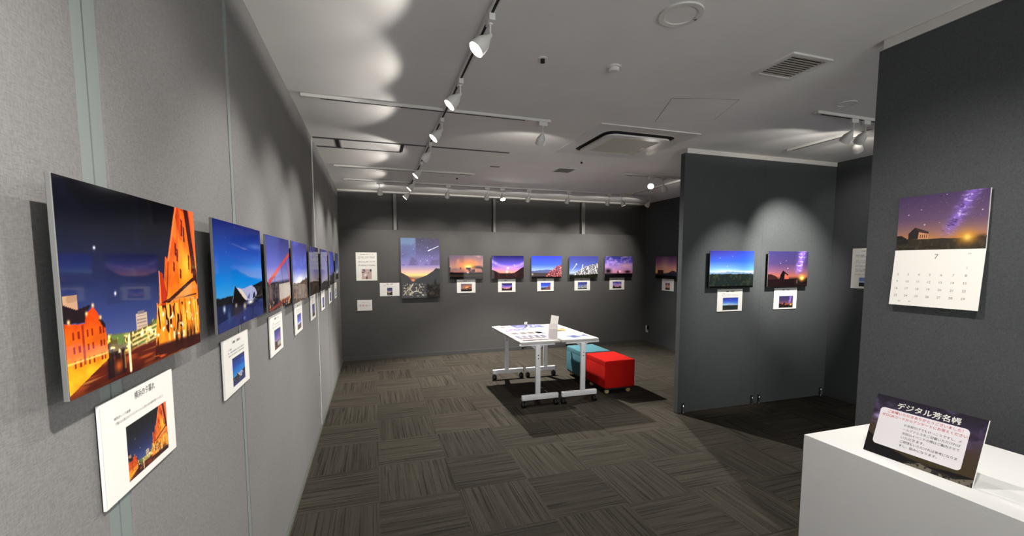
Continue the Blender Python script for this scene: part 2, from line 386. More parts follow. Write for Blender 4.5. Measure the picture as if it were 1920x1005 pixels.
vt = empty('ceiling_vent', (2.278, 1.935, H), 0, 'rectangular slatted air vent in the ceiling left of the charcoal partition', 'vent')
MB().ring(rrect(-.145, .145, -.135, .135, .004, 2), rrect(-.118, .118, -.112, .112, .002, 2), -.010, 0).build('frame', M_white, vt)
MB().box(-.118, .118, -.112, .112, -.002, 0).build('backing', M_slot, vt, smooth=0)
for k in range(10):
    MB().box(-.117, .117, -.104+k*.0222, -.0930+k*.0222, -.0045, -.003).build('slat', M_vent, vt, smooth=0)

ht = empty('ceiling_hatch', (2.26, 2.69, H), 0, 'plain square access hatch outlined in the ceiling between speaker and air conditioner', 'hatch')
hp = [(1.942-2.26, 2.535-2.69), (2.141-2.26, 2.994-2.69), (2.552-2.26, 2.82-2.69), (2.399-2.26, 2.417-2.69)]
MB().ring(hp, [(x*.985, y*.985) for x, y in hp], -.0015, 0).build('outline_gap', M_grille, ht, smooth=0)
MB().prism([(x*.985, y*.985) for x, y in hp], -.002, 0).build('panel', M_ceil, ht, smooth=0)

det = empty('smoke_detector', (1.325, 2.245, H), 0, 'small white dome smoke detector on the ceiling below the round speaker', 'detector')
MB().cyl((0, 0, -.008), (0, 0, 0), .040, n=28).build('base_plate', M_white, det)
MB().lathe([(.030, -.008), (.030, -.018), (.024, -.026), (0, -.028)]).build('dome', M_white, det)
def sprinkler(x, y, label, s=1.0):
    r = empty('sprinkler_head', (x, y, H), 0, label, 'sprinkler', 'small sprinkler heads in the ceiling')
    MB().lathe([(.026*s, 0), (.026*s, -.003), (.018*s, -.007), (0, -.007)]).build('escutcheon', M_white, r)
    MB().cyl((0, 0, -.020*s), (0, 0, -.006), .010*s, .013*s).cyl((0, 0, -.024*s), (0, 0, -.021*s), .013*s).build('nozzle', M_gap, r)
sprinkler(.902, 2.272, 'small dark sprinkler head with white collar left of the smoke detector')
sprinkler(1.064, 5.68, 'tiny dark sprinkler head near the far spotlights', .9)
sprinkler(2.20, 4.37, 'tiny dark sprinkler head beyond the air conditioner', .9)
def small_vent(x, y, w, d, label):
    r = empty('ceiling_vent', (x, y, H), 0, label, 'vent')
    MB().ring(rrect(-w/2, w/2, -d/2, d/2, .004, 2), rrect(-w/2+.012, w/2-.012, -d/2+.012, d/2-.012, .002, 2), -.006, 0).build('frame', M_white, r)
    MB().box(-w/2+.012, w/2-.012, -d/2+.012, d/2-.012, -.004, 0).build('grille', M_grille, r, smooth=0)
small_vent(2.205, 4.84, .23, .24, 'small square grey grille in the ceiling past the air conditioner')
tag(MB().box(-.055, .055, -.02, .02, -.006, 0, bev=.002).build('ceiling_plate', M_grille, loc=(1.36, 4.90, H)), 'thin rectangular plate on the ceiling beyond the crossing track', 'ceiling plate')
dl = empty('downlight', (3.17, 2.25, H), 0, 'unlit round recessed downlight ring near the charcoal partition', 'downlight')
MB().ring(circle(.062), circle(.048), -.006, 0).build('trim_ring', M_white, dl); MB().cyl((0, 0, -.002), (0, 0, 0), .048).build('baffle', M_ceil, dl)

# recessed linear slot across the ceiling
ls = empty('linear_ceiling_slot', (XL, 4.26, H), 0, 'pair of dark linear slots crossing the ceiling from the left wall', 'ceiling slot')
MB().box(.01, 1.83, -.018, .018, -.003, 0).build('slot', M_base, ls, smooth=0)
MB().box(.01, .79, .287, .323, -.003, 0).build('slot', M_base, ls, smooth=0)
for x in (.19, .77):
    MB().box(x, x+.03, .02, .286, -.003, 0).build('cross_slot', M_slot, ls, smooth=0)
MB().box(.245, .74, .025, .28, -.004, 0, bev=.001).build('access_panel', M_ceil, ls, smooth=0)
MB().box(.232, .245, .025, .28, -.008, 0).build('panel_lip', M_white, ls, smooth=0)

# ---------------------------------------------------------------- painted prints (procedural colour fields)
rng = np.random.RandomState(5)
def vnoise(U, V, sx, sy, seed=0, octv=3):
    out = np.zeros_like(U); amp = 1; tot = 0
    for k in range(octv):
        r = np.random.RandomState(seed*17+k); nx, ny = int(sx*2**k)+2, int(sy*2**k)+2
        g = r.rand(ny+1, nx+1); x = np.clip(U, 0, 1)*(nx-1); y = np.clip(V, 0, 1)*(ny-1)
        xi, yi = x.astype(int), y.astype(int); fx, fy = x-xi, y-yi; fx = fx*fx*(3-2*fx); fy = fy*fy*(3-2*fy)
        out += amp*((g[yi, xi]*(1-fx)+g[yi, xi+1]*fx)*(1-fy)+(g[yi+1, xi]*(1-fx)+g[yi+1, xi+1]*fx)*fy); tot += amp; amp *= .55
    return out/tot
def ss(x, a, b): t = np.clip((x-a)/(b-a), 0, 1); return t*t*(3-2*t)
def inpoly(U, V, P):
    m = np.zeros(U.shape, bool); n = len(P)
    for i in range(n):
        x0, y0 = P[i]; x1, y1 = P[(i+1) % n]
        if y0 == y1: continue
        c = ((V >= min(y0, y1)) & (V < max(y0, y1))) & (U < x0+(V-y0)*(x1-x0)/(y1-y0)); m ^= c
    return m
class Art:
    def __init__(s, w, h): s.U, s.V = np.meshgrid(np.linspace(0, 1, w), np.linspace(0, 1, h)); s.A = np.zeros((h, w, 3)); s.asp = w/h
    def c(s, r): return np.array(r, float)/255
    def grad(s, stops):
        vs = [a for a, _ in stops]; cs = np.array([c for _, c in stops], float)/255
        for k in range(3): s.A[..., k] = np.interp(s.V, vs, cs[:, k])
        return s
    def mix(s, m, col):
        m = np.clip(np.asarray(m, float), 0, 1)[..., None]
        col = s.c(col) if not isinstance(col, np.ndarray) else col
        s.A = s.A*(1-m)+col*m; return s
    def poly(s, P, col, a=1): return s.mix(inpoly(s.U, s.V, P)*a, col)
    def glow(s, u, v, ru, rv, col, a=1): return s.mix(a*np.exp(-(((s.U-u)/ru)**2+((s.V-v)/rv)**2)), col)
    def add(s, m, col): s.A = np.clip(s.A+np.asarray(m)[..., None]*s.c(col), 0, 1); return s
    def line(s, u0, v0, u1, v1, w, col, a=1):
        U, V = s.U*s.asp, s.V; u0 *= s.asp; u1 *= s.asp; d = (u1-u0)**2+(v1-v0)**2
        t = np.clip(((U-u0)*(u1-u0)+(V-v0)*(v1-v0))/d, 0, 1)
        D = np.hypot(U-u0-t*(u1-u0), V-v0-t*(v1-v0)); return s.mix(a*(1-ss(D, w*.6, w*1.4)), col)
    def stars(s, n, v0=.4, seed=1, col=(230, 230, 250), r=.004, big=()):
        q = np.random.RandomState(seed)
        for k in range(n):
            u, v, a, rr = q.rand(), v0+q.rand()*(1-v0), .12+.45*q.rand()**3, r*(.6+.7*q.rand())
            s.glow(u, v, rr/s.asp*1.2, rr*1.2, col, a)
        for u, v, rr in big: s.glow(u, v, rr*.7/s.asp, rr*.7, (235, 235, 250), .9)
        return s
    def rect(s, u0, u1, v0, v1, col, a=1): return s.mix(((s.U > u0) & (s.U < u1) & (s.V > v0) & (s.V < v1))*a, col)
    def below(s, f, col, soft=.006): return s.mix(1-ss(s.V-f, -soft, soft), col)
    def n(s, sx, sy, seed=0, o=3): return vnoise(s.U, s.V, sx, sy, seed, o)

def art_street(w, h):           # orange lit brick warehouses at dusk
    a = Art(w, h); U, V = a.U, a.V
    a.grad([(0, (40, 16, 14)), (.18, (78, 88, 140)), (.35, (48, 60, 112)), (.55, (30, 36, 70)), (.8, (16, 18, 30)), (1, (8, 9, 13))])
    a.mix(.25*ss(a.n(6, 4, 3), .45, .7)*(V > .4), (30, 32, 60))
    a.glow(.17, .69, .006, .008, (240, 240, 255)); a.glow(.27, .455, .006, .01, (250, 250, 255))
    a.rect(0, .065, .36, .47, (176, 138, 108)); a.mix((U < .065)*(V > .36)*(V < .47)*.4*(a.n(30, 30, 5, 1) > .6), (120, 90, 70))
    # tower and distant lights
    a.rect(.395, .475, .17, .325, (196, 172, 150)); a.rect(.41, .46, .32, .335, (120, 110, 120))
    for k in range(7): a.rect(.40, .47, .19+k*.019, .196+k*.019, (130, 112, 110), .8)
    lights = a.n(70, 40, 9, 2); reg = (1-ss(V-(.225+.05*a.n(14, 2, 8, 1)), -.01, .01))*(U > .19)*(U < .62)
    a.mix(reg, (92, 78, 38)); a.mix(reg*ss(lights, .50, .62), (236, 206, 96)); a.mix(reg*ss(lights, .66, .76), (255, 250, 214))
    a.mix(reg*ss(a.n(24, 20, 12, 2), .58, .72), (96, 120, 62), )
    for v_ in (.215, .19, .165, .14): a.line(.36, v_-.01, .62, v_+.03, .006, (255, 226, 150), .75)
    # street
    st = 1-ss(V-(.10+.06*U+.02*a.n(9, 2, 4, 1)), -.015, .015)
    a.mix(st, (84, 28, 18)); a.mix(st*ss(a.n(5, 30, 7, 2), .45, .7)*.8, (176, 78, 34)); a.mix(st*ss(a.n(4, 40, 17, 2), .6, .8)*.8, (226, 150, 70))
    a.mix(st*(1-ss(V, .0, .06))*.5, (38, 14, 14))
    a.line(.335, .02, .335, .20, .012, (255, 238, 190), .9); a.line(.30, .05, .30, .13, .008, (240, 190, 110), .8)
    for u, hh in ((.205, .20), (.225, .17), (.265, .14), (.29, .16), (.25, .15)):
        a.mix(np.exp(-(((U-u)/.013)**2))*(V > .02)*(V < hh), (30, 16, 20))
    a.glow(.26, .07, .02, .03, (214, 96, 34), .8)
    # left building
    bod = inpoly(U, V, [(0, .02), (0, .345), (.05, .335), (.095, .33), (.10, .37), (.14, .405), (.175, .345), (.185, .30), (.20, .285), (.205, .13)])
    col = np.stack([np.interp(V, [0, .1, .2, .4], [1., 1., .94, .84]), np.interp(V, [0, .1, .2, .4], [.72, .66, .42, .24]), np.interp(V, [0, .1, .2, .4], [.16, .12, .08, .06])], -1)
    a.mix(bod, col*(.72+.4*a.n(20, 20, 4)[..., None]))
    a.poly([(0, .345), (0, .43), (.03, .415), (.06, .40), (.10, .41), (.13, .415), (.10, .365), (.095, .335)], (30, 20, 26))
    a.poly([(.165, .335), (.175, .345), (.20, .305), (.20, .285), (.185, .295)], (34, 22, 30))
    for u in (.03, .055, .098, .122, .165, .18):
        for v_ in (.265, .20, .135):
            a.rect(u, u+.010, v_, v_+.035, (110, 20, 16), .8)
    a.rect(0, .2, .155, .163, (255, 200, 90), .7); a.rect(.075, .088, .14, .33, (120, 24, 28), .7)
    for u, v_ in ((.02, .35), (.14, .41), (.105, .375), (.175, .345)): a.glow(u, v_, .006, .010, (255, 214, 150))
    # right building in steep perspective
    P = [(.52, .02), (.55, .24), (.565, .34), (.585, .36), (.60, .56), (.625, .55), (.64, .50), (.665, .66), (.685, .64), (.79, 1.01), (1.01, 1.01), (1.01, 0)]
    bod = inpoly(U, V, P)
    g = np.clip((V-.5)*1.2+.3, 0, 1); col = np.stack([.97-.10*g, .52-.30*g, .10+.0*g], -1)
    a.mix(bod, col*(.72+.55*a.n(14, 9, 21)[..., None]))
    a.mix(bod*ss(a.n(26, 5, 23, 2), .55, .7)*.6, (250, 150, 40)); a.mix(bod*np.exp(-((U-.88)/.06)**2-((V-.60)/.12)**2), (255, 190, 50))
    a.poly([(.845, .99), (.885, .98), (.955, .60), (.93, .54)], (255, 120, 24), .6)
    a.poly([(.88, 1.01), (.93, 1.01), (1.0, .52), (1.0, .44), (.955, .50)], (66, 20, 18)); a.poly([(.94, 1.01), (1.01, 1.01), (1.01, .60)], (255, 108, 52))
    a.line(.80, 1.0, .69, .62, .010, (255, 130, 70)); a.line(.69, .62, .66, .40, .007, (150, 34, 20))
    for u, v0, v1 in ((.84, .80, .93), (.86, .76, .88), (.76, .66, .76), (.775, .62, .72), (.735, .55, .63), (.90, .56, .68), (.93, .53, .65), (.80, .50, .58)):
        a.poly([(u, v0+.01), (u+.006, v1), (u+.022, v1-.015), (u+.016, v0)], (96, 20, 14), .9)
    a.poly([(.60, .56), (.625, .55), (.665, .40), (.64, .34), (.60, .34)], (176, 38, 22), .9); a.line(.60, .56, .60, .36, .006, (250, 150, 90)); a.line(.565, .36, .57, .26, .006, (250, 150, 90))
    # glass canopy
    a.poly([(.60, .36), (.68, .38), (.93, .50), (1.0, .52), (1.0, .49), (.93, .47), (.68, .35)], (60, 26, 22)); a.line(.66, .37, .98, .38, .006, (84, 40, 26))
    a.poly([(.68, .35), (.93, .47), (.93, .39), (.68, .345)], (232, 150, 80), .7)
    lowr = bod*(V < .34)
    a.mix(lowr*ss(a.n(40, 6, 31, 2), .50, .62)*.8, (255, 200, 80)); a.mix(lowr*ss(a.n(46, 8, 33, 2), .64, .72), (60, 24, 16)); a.mix(lowr*ss(a.n(40, 30, 35, 2), .7, .8), (255, 240, 190))
    for u in (.72, .78, .84, .90, .96): a.line(u, .36, u+.01, .10, .004, (84, 34, 22), .9)
    a.mix(bod*(1-ss(V-(.10-.06*(U-.5)), -.01, .02)), (60, 22, 18)); a.mix(bod*(V < .06)*ss(a.n(8, 40, 37), .55, .7), (190, 76, 34))
    for u in (.73, .78, .85, .89, .93): a.glow(u, .10, .014, .06, (24, 14, 14), .9)
    return a.A
def art_tent(w, h):
    a = Art(w, h); a.grad([(0, (20, 26, 66)), (.16, (34, 42, 90)), (.28, (60, 150, 210)), (.45, (10, 120, 205)), (.7, (14, 70, 168)), (1, (18, 28, 96))])
    a.mix(.5*ss(a.U, .2, 1)*(a.V > .25)*ss(a.V, .8, .3), (0, 120, 225)); a.glow(.85, .8, .18, .03, (90, 120, 190), .7); a.glow(.8, .55, .3, .05, (20, 140, 225), .4)
    a.below(.295+.09*ss(a.U, .3, 1)+.02*a.n(14, 2, 2), (18, 18, 24)); a.below(.235-.03*a.U, (24, 30, 66)); a.below(.20-.12*(1-a.U), (44, 52, 104))
    a.mix((a.V < .2)*.4*ss(a.n(10, 6, 3), .5, .7), (24, 26, 52))
    a.poly([(.33, .40), (.26, .25), (.28, .19), (.55, .19), (.50, .26)], (20, 18, 20)); a.line(.33, .40, .27, .24, .004, (120, 160, 190))
    a.poly([(.37, .375), (.50, .35), (.70, .375), (.80, .33), (.84, .27), (.80, .235), (.72, .21), (.60, .22), (.55, .23)], (160, 166, 205))
    a.poly([(.37, .375), (.48, .34), (.58, .25), (.56, .225), (.50, .26)], (214, 200, 184)); a.poly([(.58, .25), (.64, .23), (.66, .30)], (90, 98, 150)); a.poly([(.72, .22), (.80, .235), (.78, .30), (.74, .28)], (26, 30, 56))
    a.glow(.66, .195, .07, .02, (250, 250, 240)); a.glow(.52, .17, .03, .03, (220, 205, 180), .9); a.glow(.34, .20, .02, .02, (220, 220, 215)); a.glow(.12, .20, .02, .03, (190, 205, 225)); a.glow(.20, .13, .03, .06, (60, 100, 150), .7)
    a.glow(.36, .15, .10, .05, (52, 44, 44), .9); a.glow(.50, .05, .02, .015, (110, 130, 200), .9)
    return a.stars(40, .45, 3, big=[(.2, .72, .006)]).A
def art_bridge(w, h):
    a = Art(w, h); a.grad([(0, (90, 60, 44)), (.08, (110, 78, 60)), (.16, (60, 50, 50)), (.35, (46, 44, 70)), (.40, (140, 140, 190)), (.6, (88, 96, 178)), (1, (46, 50, 118))])
    a.stars(60, .45, 5); a.below(.36+.05*a.n(10, 2, 1)-.05*a.U, (40, 36, 42))
    a.mix((a.V < .36)*ss(a.n(30, 4, 2), .5, .65)*.5, (120, 110, 110))
    a.mix((a.V < .33)*(a.U > .45)*ss(a.V, .08, .12), (176, 168, 160))
    for s in (0, .03): a.line(.05, .40-s, .99, .79-s, .016, (186, 70, 74))
    a.line(.86, .70, 1.0, .3, .022, (190, 84, 84)); a.line(.8, .7, .98, .32, .006, (120, 40, 50)); a.line(.60, .58, .62, .3, .006, (50, 50, 80)); a.line(.28, .45, .30, .2, .010, (60, 60, 70)); a.line(.10, .4, .08, .15, .01, (160, 60, 60))
    a.mix((a.V < .12)*ss(a.n(14, 9, 8), .5, .6), (190, 140, 100)); a.line(.05, .02, .95, .10, .02, (120, 60, 50)); return a.A
def art_dusk(seed, top, mid, hor, ground, hv=.3, glow=None, hills=.05, tree=None):
    def f(w, h):
        a = Art(w, h); a.grad([(0, ground), (hv-.02, hor), (hv+.22, mid), (1, top)])
        a.mix(.35*ss(a.n(5, 5, seed), .45, .75)*(a.V > hv), tuple(np.clip(np.array(mid)*1.25, 0, 255)))
        if glow: a.glow(glow[0], glow[1], glow[2], glow[3], glow[4], .95)
        a.stars(50, hv+.15, seed)
        a.below(hv+hills*(a.n(8, 2, seed+3)-.5)*2+hills*(a.U-.5), ground, .008)
        a.mix((a.V < hv-.04)*ss(a.n(24, 14, seed+1), .5, .7)*.5, tuple(np.array(ground)*2+14))
        if tree: tree(a)
        return a.A
    return f
def art_valley(w, h):
    a = Art(w, h); U, V = a.U, a.V
    a.grad([(0, (14, 12, 14)), (.30, (60, 40, 34)), (.385, (250, 214, 130)), (.44, (222, 176, 160)), (.55, (120, 110, 172)), (.75, (74, 70, 116)), (1, (46, 42, 66))])
    a.mix(.5*ss(a.n(5, 7, 2), .45, .7)*(V > .55), (66, 52, 84)); a.mix((1-ss(U, .33, .42))*ss(V, .84, .93)*.45, (110, 150, 164)); a.mix((U < .38)*ss(V, .5, .86)*.35, (90, 120, 170))  # pale teal patch at upper left: a reflection painted into the print
    a.stars(160, .5, 8, r=.003, big=[(.32, .82, .008), (.69, .845, .008), (.50, .62, .008), (.67, .625, .010), (.74, .71, .006), (.80, .68, .006), (.55, .96, .005)])
    a.line(.70, .79, .97, .87, .004, (230, 236, 250)); a.line(.70, .79, .78, .815, .006, (255, 255, 255))
    a.poly([(0, 0), (0, .43), (.10, .395), (.25, .34), (.33, .29), (.33, 0)], (30, 24, 26)); a.poly([(.17, .36), (.34, .33), (.36, .28), (.30, .27)], (150, 60, 40), .9); a.glow(.30, .30, .04, .02, (255, 180, 110), .8)
    a.poly([(.30, .26), (.40, .32), (.65, .38), (.82, .45), (.90, .50), (1.01, .49), (1.01, 0), (.2, 0)], (22, 20, 20))
    tw = (V < .24)*(V > .03)*(U > .05)*ss(a.n(40, 60, 4, 2), .60, .70)*ss(.95-U, 0, .6)
    a.mix(tw, (190, 180, 160)); a.mix((V < .24)*(V > .03)*ss(a.n(12, 30, 6, 2), .56, .7)*.4, (96, 84, 64))
    for P in ([(.30, .24), (.22, .15), (.30, .09), (.22, .05)], [(.30, .24), (.15, .13), (.05, .05)], [(.22, .08), (.38, .12), (.52, .08)]):
        for p, q in zip(P, P[1:]): a.line(*p, *q, .007, (220, 205, 180), .8)
    a.glow(.55, .05, .03, .012, (240, 240, 230)); return a.A
def art_sunset(w, h):
    a = Art(w, h); a.grad([(0, (18, 12, 14)), (.24, (26, 20, 24)), (.30, (150, 96, 90)), (.5, (170, 124, 112)), (.8, (122, 96, 108)), (1, (96, 84, 104))])
    a.mix(ss(a.n(7, 4, 2), .5, .8)*(a.V > .3)*.4, (220, 150, 120)); a.glow(.60, .62, .28, .22, (240, 130, 60), .9); a.glow(.56, .54, .14, .09, (255, 200, 80)); a.glow(.56, .5, .07, .05, (255, 240, 150))
    a.mix(ss(a.n(9, 5, 9), .52, .62)*(a.V < .5)*(a.V > .27), (52, 38, 46)); a.glow(.85, .5, .16, .06, (40, 28, 34)); a.glow(.15, .40, .16, .06, (110, 100, 104), .8)
    a.below(.27, (16, 12, 14)); a.glow(.54, .27, .035, .025, (230, 214, 190)); a.mix((a.V < .2)*(a.V > .1)*.4, (90, 66, 48)); return a.A
def art_milky(w, h):
    a = Art(w, h); U, V = a.U, a.V; a.grad([(0, (30, 18, 16)), (.2, (60, 36, 34)), (.27, (236, 150, 130)), (.42, (190, 130, 190)), (.62, (92, 80, 190)), (1, (26, 24, 78))])
    bv = .38+.9*(U-.55)**2; a.mix(.6*np.exp(-((V-bv-.12)/.07)**2)*(.5+a.n(14, 8, 3)), (190, 160, 250))
    a.stars(70, .45, 12, big=[(.70, .60, .03)]); a.glow(.50, .46, .03, .04, (245, 240, 255)); a.glow(.47, .30, .03, .07, (255, 230, 210)); a.glow(.6, .28, .02, .05, (250, 170, 150), .8)
    a.below(.22+.16*(1-ss(U, 0, .3))+.30*ss(U, .62, 1.05)+.01*a.n(20, 2, 4), (40, 26, 28)); a.mix((V < .25)*ss(a.n(16, 6, 6), .5, .7)*.5, (80, 52, 46)); return a.A
def art_autumn(w, h):
    a = Art(w, h); U, V = a.U, a.V; a.grad([(0, (24, 20, 18)), (.15, (70, 66, 70)), (.28, (110, 112, 150)), (.36, (150, 180, 240)), (.6, (70, 100, 226)), (1, (52, 62, 190))])
    a.below(.33+.04*a.n(9, 2, 2)-.03*np.cos(U*6), (86, 96, 140)); a.below(.25-.03*U, (70, 62, 66)); a.below(.08, (20, 18, 18))
    m = inpoly(U, V, [(.45, .08), (.55, .25), (.70, .38), (.85, .55), (1.01, .62), (1.01, .05)]); a.mix(m*(.6+.4*ss(a.n(30, 30, 5), .4, .6)), (132, 58, 62)); a.mix(m*ss(a.n(36, 30, 8), .58, .68), (226, 150, 150)); a.mix(m*ss(a.n(30, 26, 11), .62, .72), (60, 24, 28))
    a.glow(.03, .18, .03, .04, (200, 190, 160)); return a.A
def art_snowtree(w, h):
    a = Art(w, h); U, V = a.U, a.V; a.grad([(0, (14, 14, 14)), (.12, (60, 66, 62)), (.22, (170, 190, 226)), (.45, (88, 110, 186)), (.75, (66, 76, 148)), (1, (58, 60, 132))])
    m = inpoly(U, V, [(.12, .12), (.22, .25), (.42, .40), (.60, .55), (1.01, .68), (1.01, .12)]); a.mix(m*(.5+.5*a.n(30, 30, 5)), (112, 104, 98)); a.mix(m*ss(a.n(40, 26, 8), .52, .62), (222, 224, 226)); a.mix(m*ss(a.n(30, 26, 2), .62, .7), (44, 38, 38))
    a.line(.10, .36, .24, .62, .008, (235, 240, 250)); a.glow(.24, .63, .02, .03, (255, 255, 255)); a.line(.40, .16, .46, .60, .018, (230, 234, 240)); a.line(.68, .15, .66, .5, .014, (235, 235, 235)); a.line(.95, .2, .9, .55, .014, (240, 238, 236))
    a.below(.13+.05*ss(U, .5, 1), (26, 28, 20)); return a.stars(30, .6, 3).A
def art_pinkcloud(w, h):
    a = Art(w, h); U, V = a.U, a.V; a.grad([(0, (16, 10, 14)), (.16, (50, 24, 34)), (.22, (214, 140, 170)), (.5, (166, 128, 196)), (.75, (86, 80, 176)), (1, (40, 42, 110))])
    a.mix(ss(a.n(9, 7, 4), .42, .75)*ss(V, .28, .4)*.6, (196, 160, 214)); a.glow(.24, .72, .14, .07, (186, 150, 236), .8); a.glow(.78, .56, .24, .10, (222, 170, 186), .8); a.glow(.5, .64, .12, .04, (190, 160, 230), .6)
    a.below(.17, (16, 12, 16)); a.glow(.12, .30, .11, .12, (18, 14, 20)); a.glow(.12, .18, .16, .05, (60, 62, 66), .7); a.glow(.82, .26, .11, .07, (20, 16, 22)); a.glow(.47, .24, .03, .06, (30, 20, 28)); a.glow(.54, .29, .03, .04, (255, 236, 220)); return a.stars(30, .6, 6).A
def art_coast(w, h):
    a = Art(w, h); U, V = a.U, a.V; a.grad([(0, (16, 16, 20)), (.22, (60, 44, 46)), (.28, (240, 180, 120)), (.5, (214, 150, 132)), (.75, (140, 92, 120)), (1, (96, 62, 92))])
    a.glow(.45, .5, .18, .4, (246, 196, 160), .6); a.glow(.02, .26, .12, .12, (255, 200, 90), .9); a.stars(60, .5, 4)
    a.below(.20+.16*np.exp(-((U-.85)/.22)**2), (44, 44, 56)); a.rect(.12, .40, .2, .38, (70, 40, 40)); a.below(.13, (14, 14, 16)); return a.A
def art_twilight(w, h):
    a = Art(w, h); U, V = a.U, a.V; a.grad([(0, (14, 18, 16)), (.30, (36, 44, 40)), (.40, (190, 214, 226)), (.50, (120, 176, 226)), (.72, (58, 92, 206)), (1, (58, 52, 142))])
    a.glow(.45, .42, .35, .07, (226, 236, 214), .8); a.mix(ss(U, .2, 1)*(V > .45)*.35, (30, 90, 226))
    a.below(.42+.05*(a.n(12, 2, 9)-.5)+.03*np.exp(-((U-.5)/.1)**2), (120, 150, 184), .01); a.below(.37+.04*(a.n(16, 2, 3)-.5), (30, 38, 38), .012)
    a.mix((V < .37)*ss(a.n(22, 12, 3), .5, .65)*.6, (58, 64, 42)); a.below(.05, (10, 12, 12))
    return a.stars(25, .55, 4, big=[(.22, .80, .012), (.50, .85, .010), (.39, .58, .016)]).A
def milky(a, u0, u1, v0=.4):
    c = u0+(u1-u0)*(a.V-v0)/(1-v0); m = np.exp(-((a.U-c)/.075)**2)*(a.V > v0-.2)*ss(a.V, v0-.15, v0+.15)
    a.mix(m*(.55+.45*a.n(12, 16, 3)), (150, 110, 224)); a.mix(m*ss(a.n(20, 26, 5), .55, .68)*.8, (220, 196, 255)); a.mix(m*ss(a.n(14, 18, 8), .60, .72)*.7, (60, 40, 96))
def art_church(w, h):
    a = Art(w, h); U, V = a.U, a.V; a.grad([(0, (20, 12, 12)), (.20, (50, 30, 30)), (.30, (150, 84, 66)), (.42, (112, 72, 92)), (.65, (62, 50, 92)), (1, (50, 46, 92))])
    milky(a, .76, .85); a.stars(70, .4, 7, big=[(.30, .66, .014), (.44, .73, .012), (.49, .52, .020), (.84, .84, .02)])
    a.below(.20+.05*a.n(6, 2, 3), (24, 14, 16)); a.poly([(0, .2), (0, .36), (.08, .36), (.20, .30), (.26, .22)], (40, 22, 22))
    a.poly([(.30, .22), (.31, .33), (.37, .46), (.42, .38), (.41, .22)], (16, 12, 16)); a.poly([(.37, .46), (.51, .34), (.51, .30), (.41, .38)], (22, 16, 20)); a.poly([(.41, .22), (.42, .36), (.52, .28), (.52, .22)], (160, 80, 60))
    a.glow(.86, .24, .07, .08, (250, 190, 70)); a.glow(.86, .24, .03, .035, (255, 235, 150)); a.rect(.72, .75, .08, .2, (90, 70, 66), .8); return a.A
def art_calchurch(w, h):
    a = Art(w, h); U, V = a.U, a.V; a.grad([(0, (22, 20, 18)), (.14, (40, 34, 28)), (.20, (190, 130, 80)), (.34, (150, 108, 104)), (.55, (104, 78, 110)), (1, (74, 54, 96))])
    milky(a, .60, .84, .30); a.stars(120, .3, 9, big=[(.13, .66, .016), (.28, .74, .012), (.33, .46, .018), (.50, .48, .010), (.94, .65, .014), (.80, .88, .010), (.56, .97, .01)])
    a.below(.19+.03*a.n(6, 2, 5)-.02*U, (48, 42, 32)); a.mix((V < .17)*ss(a.n(30, 10, 7), .5, .7)*.5, (90, 80, 58)); a.poly([(0, .1), (0, .27), (.06, .27), (.12, .22), (.16, .12)], (32, 26, 24)); a.glow(.95, .19, .08, .05, (44, 36, 28))
    a.poly([(.14, .20), (.145, .31), (.22, .42), (.27, .33), (.27, .20)], (40, 32, 34)); a.poly([(.22, .42), (.385, .33), (.385, .29), (.27, .33)], (62, 44, 44)); a.poly([(.26, .20), (.27, .325), (.385, .285), (.385, .20)], (214, 150, 110))
    for u in (.285, .31, .335, .36): a.rect(u, u+.010, .22, .28, (90, 50, 40))
    a.glow(.81, .20, .10, .12, (236, 160, 50), .9); a.glow(.81, .20, .035, .05, (255, 225, 110)); return a.A
def art_leaflet(seed, pal):
    def f(w, h):
        a = Art(w, h); a.grad([(0, pal[0]), (.5, pal[1]), (1, pal[2])]); a.mix(ss(a.n(4, 4, seed), .5, .6), pal[3]); a.mix(ss(a.n(6, 5, seed+9), .6, .66), pal[4]); return a.A
    return f
def art_plain(c):
    def f(w, h): a = Art(w, h); a.A[:] = a.c(c); return a.A
    return f

# captions, sheets
def dashes(a, u0, u1, v, hgt, seed, col=(96, 94, 96), al=.75, dens=.4):
    q = np.random.RandomState(seed); n = max(4, int((u1-u0)*a.U.shape[1]/1.8)); row = q.rand(n) > dens*.6
    idx = np.clip(((a.U-u0)/(u1-u0)*n).astype(int), 0, n-1)
    a.mix((a.U > u0)*(a.U < u1)*(np.abs(a.V-v) < hgt/2)*row[idx]*al*(.55+.45*(vnoise(a.U, a.V, 60, 40, seed, 1) > .4)), col)
def art_caption(pic, box, title=True, lines=3):
    u0, u1, v0, v1 = box
    def f(w, h):
        a = Art(w, h); a.A[:] = a.c((240, 238, 232))
        iy = (a.V[:, 0] > v0) & (a.V[:, 0] < v1); ix = (a.U[0] > u0) & (a.U[0] < u1)
        P = pic(ix.sum(), iy.sum()); a.A[np.ix_(iy, ix)] = P
        if title: dashes(a, .34, .66, .90, .05, 3, (70, 68, 72), .9)
        for k in range(lines): dashes(a, .16, .30 if k == 0 else .80, .80-k*.055, .022, 5+k, (150, 148, 150), .8)
        return a.A
    return f
